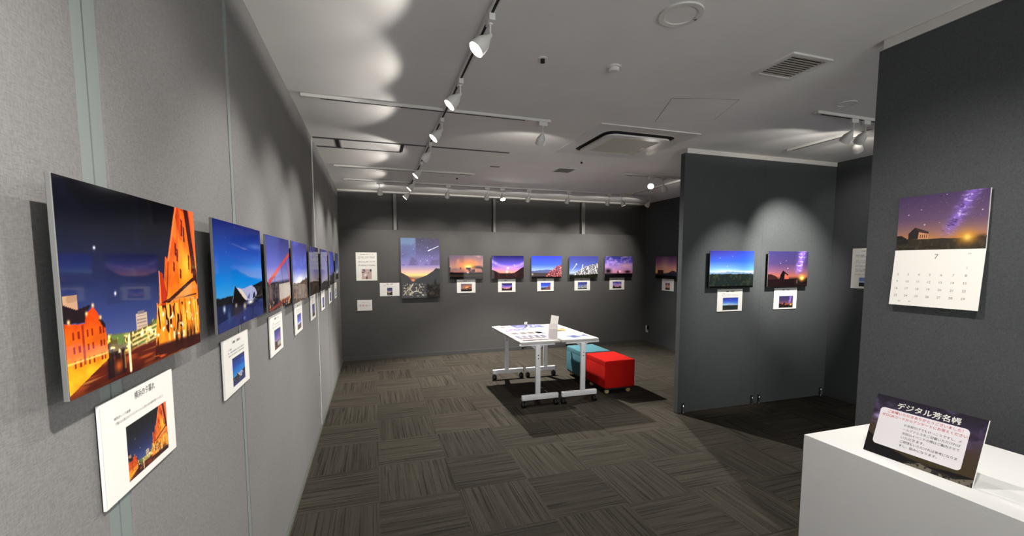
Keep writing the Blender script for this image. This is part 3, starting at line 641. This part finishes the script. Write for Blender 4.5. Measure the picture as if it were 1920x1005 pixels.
def art_notice(w, h):
    a = Art(w, h); a.A[:] = a.c((238, 236, 228)); dashes(a, .18, .84, .93, .018, 2, (70, 68, 70), .95)
    for k, v in enumerate((.845, .825, .80, .78, .68, .66, .645, .565, .545, .525)): dashes(a, .10, .92 if k not in (3, 6) else .5, v, .011, k, (110, 108, 108))
    P = Art(w, h); ins = (a.U > .26)*(a.U < .74)*(a.V > .05)*(a.V < .41)
    a.mix(ins, (196, 168, 160)); a.mix(ins*(a.V > .27)*ss(a.n(12, 10, 4), .45, .55), (60, 66, 76)); a.mix(ins*(a.V > .3)*ss(a.n(10, 12, 8), .6, .66), (214, 224, 232)); a.mix(ins*np.exp(-((a.U-.5)/.03)**2-((a.V-.10)/.06)**2), (40, 24, 40)); a.mix(ins*np.exp(-((a.U-.44)/.06)**2-((a.V-.2)/.05)**2), (246, 244, 240))
    return a.A
def art_notice2(w, h):
    a = Art(w, h); a.A[:] = a.c((238, 236, 228)); dashes(a, .3, .7, .93, .018, 2, (90, 88, 70), .9)
    for k, v in enumerate((.83, .81, .79, .70, .68, .66, .64, .57, .55, .48, .46, .44, .42, .36, .34)): dashes(a, .12, .88, v, .010, k, (130, 128, 124))
    a.rect(.28, .80, .05, .27, (110, 136, 186)); a.rect(.28, .80, .12, .19, (170, 186, 210)); a.rect(.28, .78, .05, .145, (34, 32, 34)); return a.A
def art_logos(w, h):
    a = Art(w, h); a.A[:] = a.c((238, 234, 230)); dashes(a, .3, .8, .76, .05, 2, (190, 176, 176), .8)
    for u, c in ((.20, (170, 170, 182)), (.40, (222, 120, 120)), (.61, (190, 150, 166)), (.80, (206, 202, 206))):
        d = np.hypot((a.U-u)*1.35, a.V-.47); a.mix((d < .11), c); a.mix((np.abs(d-.07) < .012), (236, 230, 230)); a.mix((d < .03), (236, 232, 232))
    dashes(a, .15, .85, .24, .03, 6, (216, 196, 194), .7); return a.A

def print_mesh(name, art, w, h, px, parent, loc=(0, 0, 0), m=None, flat=False):
    """coloured sheet w x h in the local XZ plane (or XY when flat), the picture held as a colour field"""
    nx = max(4, int(px)); ny = max(4, int(px*h/w)); A = art(nx, ny)
    xs = np.linspace(-w/2, w/2, nx); zs = np.linspace(0, h, ny); X, Z = np.meshgrid(xs, zs)
    co = np.zeros((ny*nx, 3)); co[:, 0] = X.ravel(); co[:, 1 if flat else 2] = Z.ravel() - (h/2 if flat else 0)
    i = np.arange(nx*ny).reshape(ny, nx); q = np.stack([i[:-1, :-1], i[:-1, 1:], i[1:, 1:], i[1:, :-1]], -1).reshape(-1, 4)
    me = bpy.data.meshes.new(name); me.vertices.add(nx*ny); me.vertices.foreach_set('co', co.ravel())
    me.loops.add(q.size); me.loops.foreach_set('vertex_index', q.ravel().astype(np.int32))
    me.polygons.add(len(q)); me.polygons.foreach_set('loop_start', np.arange(0, q.size, 4, dtype=np.int32)); 
    me.update(calc_edges=True)
    ca = me.color_attributes.new('print', 'FLOAT_COLOR', 'POINT')
    lin = np.where(A <= .04045, A/12.92, ((A+.055)/1.055)**2.4).reshape(-1, 3)
    ca.data.foreach_set('color', np.c_[lin, np.ones(len(lin))].ravel().astype(np.float32))
    me.materials.append(m or M_print); o = bpy.data.objects.new(name, me); COL.objects.link(o); o.parent = parent; o.location = loc
    return o
def print_mat(name, rough, coat, gain=1.0, spec=.5):
    m = mat(name, (1, 1, 1), rough, 0, spec, coat); nt = m.node_tree; v = nt.nodes.new('ShaderNodeVertexColor'); v.layer_name = 'print'
    g = nt.nodes.new('ShaderNodeVectorMath'); g.operation = 'SCALE'; g.inputs['Scale'].default_value = gain
    nt.links.new(v.outputs[0], g.inputs[0]); nt.links.new(g.outputs[0], nt.nodes['Principled BSDF'].inputs['Base Color']); return m
M_print = print_mat('glossy_photo_print', .35, .45, .95, 0.0)
M_matte = print_mat('matte_paper_print', .6, 0.0, .80, .3)
M_leaf = print_mat('leaflet_print', .6, 0.0, .50, .3)
M_top = mat('white_table_laminate', rgb(186, 183, 178), .45)

ROT = {'left': PI/2, 'back': 0, 'right': -PI/2}
def wall_pt(side, s, off, z):
    return {'left': (XL+off, s, z), 'back': (s, YB-.03-off, z), 'right': (XR-off, s, z), 'A': (s, YA-off, z), 'B': (XB-off, s, z)}[side]
def rot_of(side): return {'left': PI/2, 'back': 0, 'A': 0, 'right': -PI/2, 'B': -PI/2}[side]
def hang(side, c, z0, w, h, off, art, px, label, cat='photo print', group=None, thick=.008, name='photo_print', m=None):
    """board w x h, bottom at z0, centre at c along its wall, front face 'off' in front of the wall"""
    r = empty(name, wall_pt(side, c, 0, z0), rot_of(side), label, cat, group)
    MB().box(-w/2, w/2, -off+.0006, -off+thick, 0, h, bev=.0008, seg=1).build('backing_board', M_board if thick >= .008 else M_card, r, smooth=0)
    print_mesh('printed_face', art, w-.002, h-.002, px, r, (0, -off, .001), m)
    if off-thick > .012:
        for x in (-w*.25, w*.25): MB().box(x-.03, x+.03, -off+thick, 0, h*.3, h*.7).build('spacer_block', M_black, r, smooth=0)
    return r
GP, GC = 'landscape prints on the left wall', 'caption cards under the prints'
left = [  # centre, width, z0, art, caption centre, label, caption label
 (1.0815, .525, 1.315, .345, art_street, 1.1175, 340, 'nearest and largest looking print, orange lit brick warehouses at dusk on the left wall', 'white caption card under the orange warehouse print'),
 (1.7605, .559, 1.312, .348, art_tent, 1.800, 200, 'second print on the left wall, white tent under a bright blue night sky', 'white caption card under the blue tent print'),
 (2.4035, .545, 1.305, .348, art_bridge, 2.483, 150, 'third print on the left wall, red bridge girder against violet sky', 'white caption card under the red bridge print'),
 (3.050, .557, 1.285, .370, art_dusk(4, (58, 58, 132), (92, 104, 196), (226, 226, 240), (88, 74, 66), .34, (.45, .36, .2, .07, (245, 245, 250))), 3.175, 110, 'fourth print on the left wall, pale glow on the horizon below a violet sky', 'white caption card under the fourth left wall print'),
 (3.735, .540, 1.282, .370, art_dusk(6, (56, 52, 112), (70, 74, 140), (120, 110, 120), (48, 36, 30), .28, (.3, .2, .12, .08, (190, 120, 60))), 3.90, 90, 'fifth print on the left wall, dark foreground with a small orange light', 'white caption card under the fifth left wall print'),
 (4.470, .555, 1.275, .376, art_dusk(8, (60, 56, 124), (84, 84, 150), (130, 124, 150), (40, 36, 40), .22), 4.64, 80, 'sixth print on the left wall, violet sky over dark hills', 'white caption card under the sixth left wall print'),
 (5.195, .550, 1.290, .360, art_dusk(9, (54, 54, 132), (70, 84, 190), (100, 100, 160), (34, 30, 34), .30, None, .10), 5.40, 70, 'seventh print on the left wall, saturated blue violet sky above black ridge', 'white caption card under the seventh left wall print'),
 (5.945, .40, 1.320, .328, art_dusk(11, (50, 56, 92), (74, 96, 150), (214, 226, 236), (30, 30, 34), .22), 6.16, 60, 'last and furthest print on the left wall near the corner', 'furthest white caption card on the left wall')]
for c, w, z0, h, art, cc, px, lb, cl in left:
    hang('left', c, z0, w, h, .050, art, px, lb, 'photo print', GP)
    first = art is art_street
    r = hang('left', cc, 1.062, .300, .202, .010, art_caption(art, (.27, .86, .08, .66) if first else (.30, .80, .10, .62), not first, 3 if not first else 0), 200 if first else (110 if cc < 2 else 70), cl, 'caption card', GC, thick=.006, name='caption_card', m=M_matte)
    if first: cap1 = r
back = [(1.4645, .565, art_sunset, 1.465, 'small landscape print nearest the tall one, orange sunset cloud'), (2.182, .570, art_milky, 2.1735, 'second small landscape print on the back wall, violet milky way with pale light'),
        (2.895, .570, art_autumn, 2.89, 'third small landscape print on the back wall, blue sky and red foliage'), (3.618, .570, art_snowtree, 3.612, 'fourth small landscape print on the back wall, white comet and frosted tree'),
        (4.340, .585, art_pinkcloud, 4.33, 'fifth small landscape print on the back wall, pink cloud and black trees by the corner')]
nm = ['sunset cloud', 'violet milky way', 'red foliage', 'frosted tree', 'pink cloud']
for (c, w, art, cc, lb), n_ in zip(back, nm):
    hang('back', c, 1.258, w, .390, .045, art, 110, lb, 'photo print', 'landscape prints on the back wall')
    hang('back', cc, 1.025, .315, .225, .008, art_caption(art, (.22, .80, .10, .66)), 60, 'white caption card under the %s print on the back wall' % n_, 'caption card', GC, thick=.005, name='caption_card', m=M_matte)
hang('back', .7165, .963, .612, .957, .045, art_valley, 170, 'tall portrait print of a star sky over a lit valley on the back wall', 'photo print')
hang('back', -.105, 1.250, .310, .438, .008, art_notice, 90, 'tall white notice sheet with a small picture at the left end of the back wall', 'notice sheet', thick=.005, name='notice_sheet', m=M_matte)
hang('back', .234, 1.000, .300, .212, .008, art_caption(art_valley, (.36, .64, .06, .64), True, 2), 90, 'white caption card left of the tall portrait print', 'caption card', GC, thick=.005, name='caption_card', m=M_matte)
hang('back', -.147, .782, .220, .168, .008, art_logos, 80, 'small white card with four round emblems below the notice sheet', 'card', thick=.005, name='emblem_card', m=M_matte)
hang('right', 6.405, 1.252, .57, .39, .045, art_coast, 90, 'orange starry coast print on the right wall beside the partition edge', 'photo print')
hang('right', 6.385, 1.035, .32, .21, .008, art_caption(art_coast, (.30, .68, .08, .66)), 50, 'white caption card under the orange coast print', 'caption card', GC, thick=.005, name='caption_card', m=M_matte)
k = (YA-.045)/YA
hang('A', 3.525*k, 1.2715, .563, .380, .045, art_twilight, 150, 'print of blue twilight over dark hills on the cloth partition', 'photo print')
hang('A', 4.291*k, 1.2715, .563, .380, .045, art_church, 150, 'print of a church under a purple milky way on the cloth partition', 'photo print')
hang('A', 3.504, 1.026, .325, .230, .008, art_caption(art_twilight, (.22, .84, .06, .62)), 90, 'white caption card under the blue twilight print', 'caption card', GC, thick=.005, name='caption_card', m=M_matte)
hang('A', 4.262, 1.026, .325, .230, .008, art_caption(art_church, (.22, .84, .06, .62)), 90, 'white caption card under the purple church print', 'caption card', GC, thick=.005, name='caption_card', m=M_matte)
hang('right', 3.180, 1.255, .30, .425, .008, art_notice2, 90, 'white notice sheet on the right wall partly hidden by the charcoal partition', 'notice sheet', thick=.005, name='notice_sheet', m=M_matte)

# ---------------------------------------------------------------- lettering
def lettering(txt, parent, m, w=None, h=None, cx=0, cz_=0, y=0, name='lettering', align='c', bold=0.0, flatM=None):
    c = bpy.data.curves.new('t', 'FONT'); c.body = txt; c.size = 1; c.offset = bold; c.resolution_u = 3; c.fill_mode = 'FRONT'
    t = bpy.data.objects.new('t', c); COL.objects.link(t); bpy.context.view_layer.update()
    me = bpy.data.meshes.new_from_object(t.evaluated_get(bpy.context.evaluated_depsgraph_get())); bpy.data.objects.remove(t)
    n = len(me.vertices)
    co = np.zeros(n*3); me.vertices.foreach_get('co', co); co = co.reshape(-1, 3); x0, x1 = co[:, 0].min(), co[:, 0].max(); y0, y1 = co[:, 1].min(), co[:, 1].max()
    sx = (w/(x1-x0)) if w else None; sy = (h/(y1-y0)) if h else None; sx = sx or sy; sy = sy or sx
    X = (co[:, 0]-(x0+x1)/2 if align == 'c' else co[:, 0]-x0)*sx+cx; Z = (co[:, 1]-(y0+y1)/2)*sy+cz_
    co = np.stack([X, np.full(n, y), Z], -1); me.vertices.foreach_set('co', co.ravel()); me.materials.clear(); me.materials.append(m); me.update()
    me.name = name; o = bpy.data.objects.new(name, me); COL.objects.link(o); o.parent = parent
    return o
lettering('横浜の夕暮れ', cap1, M_ink, w=.088, h=.0165, cx=.015, cz_=.186, y=-.0106, name='title_text')
lettering('横浜赤レンガ倉庫', cap1, M_inkg, w=.060, h=.0062, cx=-.078, cz_=.162, y=-.0106, name='caption_text')
lettering('夕暮れから夜にかけてイルミネーションに照らされた倉庫が輝いていました。', cap1, M_inkg, w=.20, h=.0062, cx=-.004, cz_=.151, y=-.0106, name='caption_text')

# ---------------------------------------------------------------- calendar
cal = empty('wall_calendar', (XB, 1.285, 1.325), -PI/2, 'open wall calendar with starry church picture and July page', 'calendar')
def tiltsheet(z0, z1, y0, y1, w): 
    ang = math.atan2(y1-y0, z1-z0); return ang
pic = print_mesh('picture_page', art_calchurch, .325, .250, 200, cal, (0, -.020, .263), M_matte)
MB().box(-.1625, .1625, -.0193, -.012, .263, .513).build('page_block', M_card, cal, smooth=0)
MB().cyl((-.002, 0, .505), (-.002, -.024, .505), .003).build('push_pin', M_chrome, cal)
pg = MB().box(-.165, .165, -.0015, .0, -.263, 0).build('month_page', M_card, cal, smooth=0); pg.location = (0, -.019, .262); pg.rotation_euler.x = math.radians(-4.5)
tx = lambda s, u, v, h_, **kw: lettering(s, pg, M_inkg, h=h_, cx=-.165+u*.33, cz_=-v*.263, y=-.0019, name='date_number', **kw)
tx('7', .50, .12, .022)
dn = 1
for i, d in enumerate(range(1, 32)):
    k = d-1+6; row, colu = divmod(k, 7); u = .07+colu*.128
    if d >= 30: tx(str(d), u+.055, .925, .0075)
    else: tx(str(d), u, .31+row*.128, .010)
lettering('July', pg, M_inkg, h=.007, cx=.165-.05, cz_=-.02, y=-.0019, name='month_text')

# ---------------------------------------------------------------- counter with the sign
ct = empty('counter', (1.93, .5, 0), 0, 'white box shaped reception counter at the lower right', 'counter')
MB().box(-.298, .272, -.757, .745, 0, .8215, bev=.0004, seg=1).build('body', M_counter, ct, smooth=0)
MB().box(-.298, .272, -.757, .745, .8216, .840, bev=.0008, seg=1).build('worktop', M_counter, ct, smooth=0)

def art_sign(w, h):
    a = Art(w, h); U, V = a.U, a.V; a.grad([(0, (22, 18, 20)), (.14, (70, 60, 36)), (.45, (78, 62, 52)), (.68, (82, 68, 96)), (.85, (48, 40, 60)), (1, (34, 29, 44))])
    a.mix(.5*ss(a.n(6, 5, 3), .48, .7)*(V > .5), (116, 98, 140)); a.mix(.7*ss(a.n(8, 6, 7), .55, .7)*(V > .5), (36, 28, 46)); a.glow(.08, .63, .06, .04, (190, 170, 226)); a.glow(.62, .72, .2, .05, (170, 110, 160), .7)
    a.below(np.interp(U, [0, .18, .36, .45, .62, .80, 1.0], [.34, .20, .13, .10, .08, .12, .13]), (16, 14, 16)); a.below(np.interp(U, [0, .4, .55, .7, .85, 1], [0, 0, .09, .05, .035, .12]), (120, 112, 98)); a.mix((V < .07)*(U > .4)*ss(a.n(30, 12, 5), .5, .6), (44, 40, 38))
    return a.A
P0, P1 = Vector((1.708, 1.075, .8405)), Vector((1.724, .777, .8405)); ex = (P1-P0).normalized(); nb = Vector((-ex.y, ex.x, 0)); 
if nb.x < 0: nb = -nb
rz = math.atan2(ex.y, ex.x)
sg = empty('desk_sign', (P0+P1)/2, rz, 'tilted printed sign with white lettering standing on the white counter', 'sign')
SW, SH, TL = .298, .214, math.radians(18)
bd = MB().box(-SW/2, SW/2, 0, .007, 0, SH, bev=.0006, seg=1).build('board', M_card, sg, smooth=0)
fc = print_mesh('printed_face', art_sign, SW, SH, 220, bd, (0, -.0004, 0), M_matte)
tp = [( -.001+x, z) for x, z in rrect(-SW/2+.022, SW/2-.033, .037, .171, .012)]
pan = MB().prism([(x, z) for x, z in tp], 0, .0003, M=Matrix.Rotation(PI/2, 4, 'X')).build('text_panel', mat('sign_panel_white', rgb(236, 232, 236), .6), bd, smooth=0); pan.location = (0, -.0006, 0)
lettering('デジタル芳名帳', bd, M_card, w=.172, h=.0235, cx=.004, cz_=.188, y=-.0012, name='title_text', bold=.02)
lettering('ご来場いただきありがとうございました！', bd, M_red, w=.205, h=.0105, cx=-.003, cz_=.1615, y=-.0012, name='red_text', bold=.004)
lettering('ぜひQRコードからアンケートにお答えください', bd, M_red, w=.232, h=.0105, cx=-.004, cz_=.1465, y=-.0012, name='red_text', bold=.004)
for i, s in enumerate(['お名前だけでもけっこうですし、メ', 'ールアドレスをご記載いただければ', '次回のイベントの際はご案内させて', 'いただきます。', 'ご感想もいただければ参考になりま', 'すし、励みになります。']):
    lettering(s, bd, M_ink, h=.0088, w=.152*len(s)/16, cx=-.050, cz_=.1275-i*.0143, y=-.0012, name='body_text', align='l', bold=.0)
bd.rotation_euler.x = -TL
st = MB().prism([(.012, 0), (.105, 0), (.060, .155)], -.002, .002, M=Matrix.Rotation(PI/2, 4, 'Z') @ Matrix.Rotation(PI/2, 4, 'X')).build('support_flap', M_card, sg, smooth=0)
st.location = (0, .008, 0.0)

# ---------------------------------------------------------------- flip top tables
def table(x0, x1, cx0, cx1, y0, y1, label):
    """x0..x1 top, y0..y1 feet"""
    cx, cy = (x0+x1)/2, (y0+y1)/2
    r = empty('folding_table', (cx, cy, 0), 0, label, 'table', 'pair of white flip top tables')
    t = MB().prism(rrect(x0-cx, x1-cx, y0-.0-cy, y1+.04-cy, .012, 5), .675, .700, bev=.004).build('tabletop', M_top, r)
    for y, c0 in ((y0, cx0), (y1, cx1)):
        y -= cy; c = c0-cx; a, b = x0+.008-cx, x1-.03-cx
        f = MB().box(a, b, y-.02, y+.02, .080, .132, bev=.004).build('foot_bar', M_whitem, r, smooth=30)
        MB().box(c-.026, c+.026, y-.015, y+.015, .130, .655, bev=.004).build('column', M_whitem, r, smooth=30)
        s = 1 if y < 0 else -1
        b_ = MB().prism([(-.10, 0), (.10, 0), (.03, -.055), (-.03, -.055)], -.004, .004, M=Matrix.Translation((c, y+.022*s, .675)) @ Matrix.Rotation(PI/2, 4, 'X'))
        b_.box(c-.20, c+.20, y+.018*s-.012, y+.018*s+.012, .655, .675, bev=.002)
        b_.build('top_bracket', M_whitem, r, smooth=30)
        MB().cyl((c, y-.0158, .52), (c, y-.0145, .52), .006).cyl((c, y-.0158, .555), (c, y-.0145, .555), .006).build('bolt', M_black, r)
        for wx in (a+.022, b-.022):
            q = MB().cyl((wx-.022, y, .031), (wx-.004, y, .031), .031, n=20).cyl((wx+.004, y, .031), (wx+.022, y, .031), .031, n=20).cyl((wx-.024, y, .031), (wx+.024, y, .031), .007)
            q.box(wx-.004, wx+.004, y-.014, y+.018, .035, .072, bev=.002).cyl((wx, y, .065), (wx, y, .081), .010)
            q.build('castor', M_black, r)
        MB().box(b-.001, b+.008, y-.018, y+.018, .086, .126, bev=.002).build('end_cap', M_black, r)
    MB().cyl((cx0-cx+.01, y0-cy+.02, .62), (cx1-cx+.01, y1-cy-.02, .62), .012).build('cross_tube', M_black, r)
    MB().cyl((cx0-cx-.1, y0-cy+.03, .65), (cx0-cx-.1, y0-cy+.20, .60), .006).sph((cx0-cx-.1, y0-cy+.2, .6), .012).build('release_lever', M_black, r)
    return r
table(1.442, 1.893, 1.630, 1.637, 4.195, 5.345, 'white wheeled flip top table on the left of the joined pair')
table(1.899, 2.352, 2.155, 2.181, 4.190, 5.335, 'white wheeled flip top table on the right of the joined pair, near the stools')

# ---------------------------------------------------------------- stools
def stool(x0, x1, y0, y1, m, label, name='cube_stool'):
    cx, cy = (x0+x1)/2, (y0+y1)/2; w, d = (x1-x0)/2, (y1-y0)/2
    r = empty('cube_stool', (cx, cy, 0), 0, label, 'stool', 'felt covered cube stools')
    MB().box(-w, w, -d, d, .075, .345, bev=.016, seg=3).build('upholstered_body', m, r)
    MB().box(-w, w, -d, d, .333, .40, bev=.014, seg=3).build('seat_cushion', m, r)
    MB().box(-w+.01, w-.01, -d+.01, d-.01, .060, .078).build('base_board', M_black, r, smooth=0)
    for sx in (-1, 1):
        for sy in (-1, 1):
            MB().cyl((sx*(w-.055), sy*(d-.06), .045), (sx*(w-.055), sy*(d-.06), .062), .018).sph((sx*(w-.055), sy*(d-.06), .027), .029, (1, 1, .93)).build('ball_foot', M_wood, r)
stool(2.505, 2.900, 4.31, 4.79, M_sofa_r, 'bright red felt cube stool standing beside the tables')
stool(2.485, 2.885, 4.84, 5.32, M_sofa_t, 'pale teal felt cube stool behind the red one')

# ---------------------------------------------------------------- things on the tables
TZ = .7003
def sheet(name, x, y, w, d, rz, art, px, label, cat, group=None, th=.0015, z=TZ):
    r = empty(name, (x, y, z), rz, label, cat, group)
    MB().box(-w/2, w/2, -d/2, d/2, 0, th).build('paper_stack', M_card, r, smooth=0)
    print_mesh('printed_face', art, w-.004, d-.004, px, r, (0, 0, th+.0004), M_leaf, flat=True)
    return r
B1 = [(110, 110, 200), (80, 84, 170), (60, 58, 130), (150, 150, 226), (40, 36, 84)]
B2 = [(60, 62, 140), (86, 88, 180), (52, 50, 120), (120, 130, 220), (200, 205, 235)]
DK = [(60, 44, 48), (110, 84, 76), (70, 64, 100), (48, 40, 48), (150, 120, 100)]
PP = [(88, 80, 120), (70, 62, 104), (52, 46, 84), (120, 110, 150), (40, 34, 60)]
sheet('photo_book', 1.79, 5.25, .20, .28, .05, art_leaflet(1, B1), 20, 'blue open picture spread at the far side, left of the white curl', 'picture booklet', 'picture booklets on the tables')
sheet('photo_book', 2.00, 5.25, .20, .28, .0, art_leaflet(3, B2), 20, 'blue open picture spread at the far side beside the upright card', 'picture booklet', 'picture booklets on the tables')
sheet('photo_book', 1.74, 4.99, .22, .15, .35, art_leaflet(5, B2), 20, 'violet picture sheet in the middle of the left table', 'picture booklet', 'picture booklets on the tables')
sheet('leaflet', 1.58, 5.01, .07, .26, -.75, art_leaflet(7, [(120, 70, 170), (170, 130, 220), (214, 190, 240), (90, 50, 130), (240, 230, 250)]), 16, 'narrow purple leaflet near the left edge of the table', 'leaflet')
sheet('leaflet', 1.60, 5.20, .14, .19, .2, art_leaflet(9, [(236, 226, 222), (232, 206, 204), (150, 60, 80), (240, 234, 230), (120, 40, 50)]), 16, 'pink and white leaflet near the far left corner of the table', 'leaflet')
sheet('leaflet', 1.53, 5.32, .11, .15, .3, art_plain((232, 228, 222)), 8, 'plain white paper at the far left corner of the table', 'leaflet')
for i in range(4):
    sheet('postcard', 1.555+i*.098, 4.745, .085, .125, .04, art_leaflet(11+i, DK), 14, ['leftmost brown postcard of the farther row', 'second brown postcard of the farther row', 'third brown postcard of the farther row', 'right end brown postcard of the farther row'][i], 'postcard', 'postcards laid out on the left table')
for i in range(5):
    sheet('postcard', 1.515+i*.074, 4.50, .060, .17, -.06, art_leaflet(21+i, PP), 14, ['leftmost purple postcard of the nearer row', 'second purple postcard of the nearer row', 'middle purple postcard of the nearer row', 'fourth purple postcard of the nearer row', 'right end purple postcard of the nearer row'][i], 'postcard', 'postcards laid out on the left table')
tr = empty('card_tray', (1.66, 4.32, TZ), 0, 'low frosted tray along the near edge of the left table', 'tray')
MB().box(-.17, .12, -.05, .05, 0, .004).box(-.17, .12, -.05, -.047, 0, .014).box(-.17, .12, .047, .05, 0, .014).build('tray_body', M_acryl, tr, smooth=0)
sheet('leaflet', 2.19, 4.87, .13, .20, -.4, art_leaflet(31, [(236, 170, 60), (240, 206, 130), (230, 222, 206), (226, 130, 40), (246, 240, 226)]), 16, 'orange leaflet on the right table behind the clear holder', 'leaflet')
sheet('leaflet', 2.09, 4.68, .15, .12, .2, art_leaflet(33, [(240, 224, 180), (238, 232, 216), (226, 206, 150), (244, 238, 226), (210, 160, 90)]), 16, 'cream leaflet right of the clear holder', 'leaflet')
sheet('leaflet', 2.29, 4.66, .10, .22, .1, art_leaflet(35, [(226, 228, 190), (236, 236, 220), (200, 206, 160), (240, 240, 232), (180, 190, 200)]), 16, 'pale yellow green leaflet near the right edge of the table', 'leaflet')
sheet('leaflet', 2.13, 4.37, .13, .15, .25, art_leaflet(37, [(48, 62, 130), (70, 86, 160), (40, 50, 110), (90, 110, 180), (220, 226, 240)]), 16, 'dark blue leaflet near the front right corner', 'leaflet')
sheet('leaflet', 2.26, 4.36, .10, .16, .1, art_leaflet(39, [(226, 228, 236), (140, 156, 200), (70, 84, 150), (236, 236, 240), (60, 70, 130)]), 16, 'white and blue leaflet at the front right corner', 'leaflet')
sheet('leaflet', 1.97, 4.34, .14, .19, -.1, art_plain((236, 234, 230)), 8, 'plain white sheet at the front right of the clear holder', 'leaflet')
sheet('leaflet', 1.88, 4.80, .15, .22, .2, art_leaflet(41, [(200, 200, 226), (226, 226, 238), (170, 176, 214), (236, 234, 238), (140, 150, 200)]), 16, 'pale lilac leaflet behind the clear holder', 'leaflet')
# white curved reflection on the blue spreads, modelled as a curled sheet
t = bmesh.new(); N_ = 10
rows = [[t.verts.new((-.03+.06*j, .05*math.sin(a), .045*(1-math.cos(a)))) for j in (0, 1)] for a in np.linspace(-.3, 2.0, N_)]
for a, b in zip(rows, rows[1:]): t.faces.new((a[0], a[1], b[1], b[0]))
bmesh.ops.solidify(t, geom=t.faces[:], thickness=.001)
mb = MB(); mb._add(t); cu = mb.build('curled_reflection', M_card, loc=(1.875, 5.16, .704), rotz=.5); tag(cu, 'white curved reflection between the two blue picture spreads, modelled as a sheet', 'modelled reflection')
# clear leaflet holder (leaning pockets) and an upright white card
hd = empty('leaflet_holder', (1.845, 4.30, TZ), -.45, 'frosted upright leaflet holder at the near edge of the tables', 'leaflet holder')
MB().box(-.05, .05, -.05, .06, 0, .004, bev=.001, seg=1).build('base', M_acryl, hd, smooth=0)
bk = MB().box(-.05, .05, -.002, .002, 0, .155, bev=.001, seg=1).build('back_panel', M_acryl, hd, smooth=0); bk.location = (0, .045, .002); bk.rotation_euler.x = -.22
fp = MB().box(-.05, .05, -.002, .002, 0, .105, bev=.001, seg=1).box(-.05, -.047, 0, .03, 0, .105).box(.047, .05, 0, .03, 0, .105).build('front_pocket', M_acryl, hd, smooth=0); fp.location = (0, .0, .002); fp.rotation_euler.x = -.22
lf = MB().box(-.045, .045, .006, .012, .0, .125).build('leaflet_stack', M_card, hd, smooth=0); lf.location = (0, .008, .006); lf.rotation_euler.x = -.22
uc = empty('price_card_stand', (2.09, 4.86, TZ), -.25, 'upright tilted white card standing in the middle of the tables', 'card stand')
cb = MB().box(-.048, .048, -.001, .001, 0, .17, bev=.0005, seg=1).build('card', M_card, uc, smooth=0); cb.location = (0, 0, .012); cb.rotation_euler = (-.25, .18, 0)
MB().box(-.05, .05, -.03, .04, 0, .012, bev=.003).build('base', M_white, uc)

# ---------------------------------------------------------------- outlet
ou = empty('power_outlet', (XR, 6.965, .21), -PI/2, 'white power outlet low on the right wall in the far corner', 'outlet')
MB().box(-.035, .035, -.008, 0, 0, .125, bev=.003).build('cover_plate', M_white, ou)
MB().box(-.012, .012, -.0095, -.007, .02, .105, bev=.001).build('socket_insert', M_holder, ou)
MB().box(.036, .060, -.03, 0, .06, .135, bev=.003).build('cable_clip', M_black, ou)

bpy.context.view_layer.update()
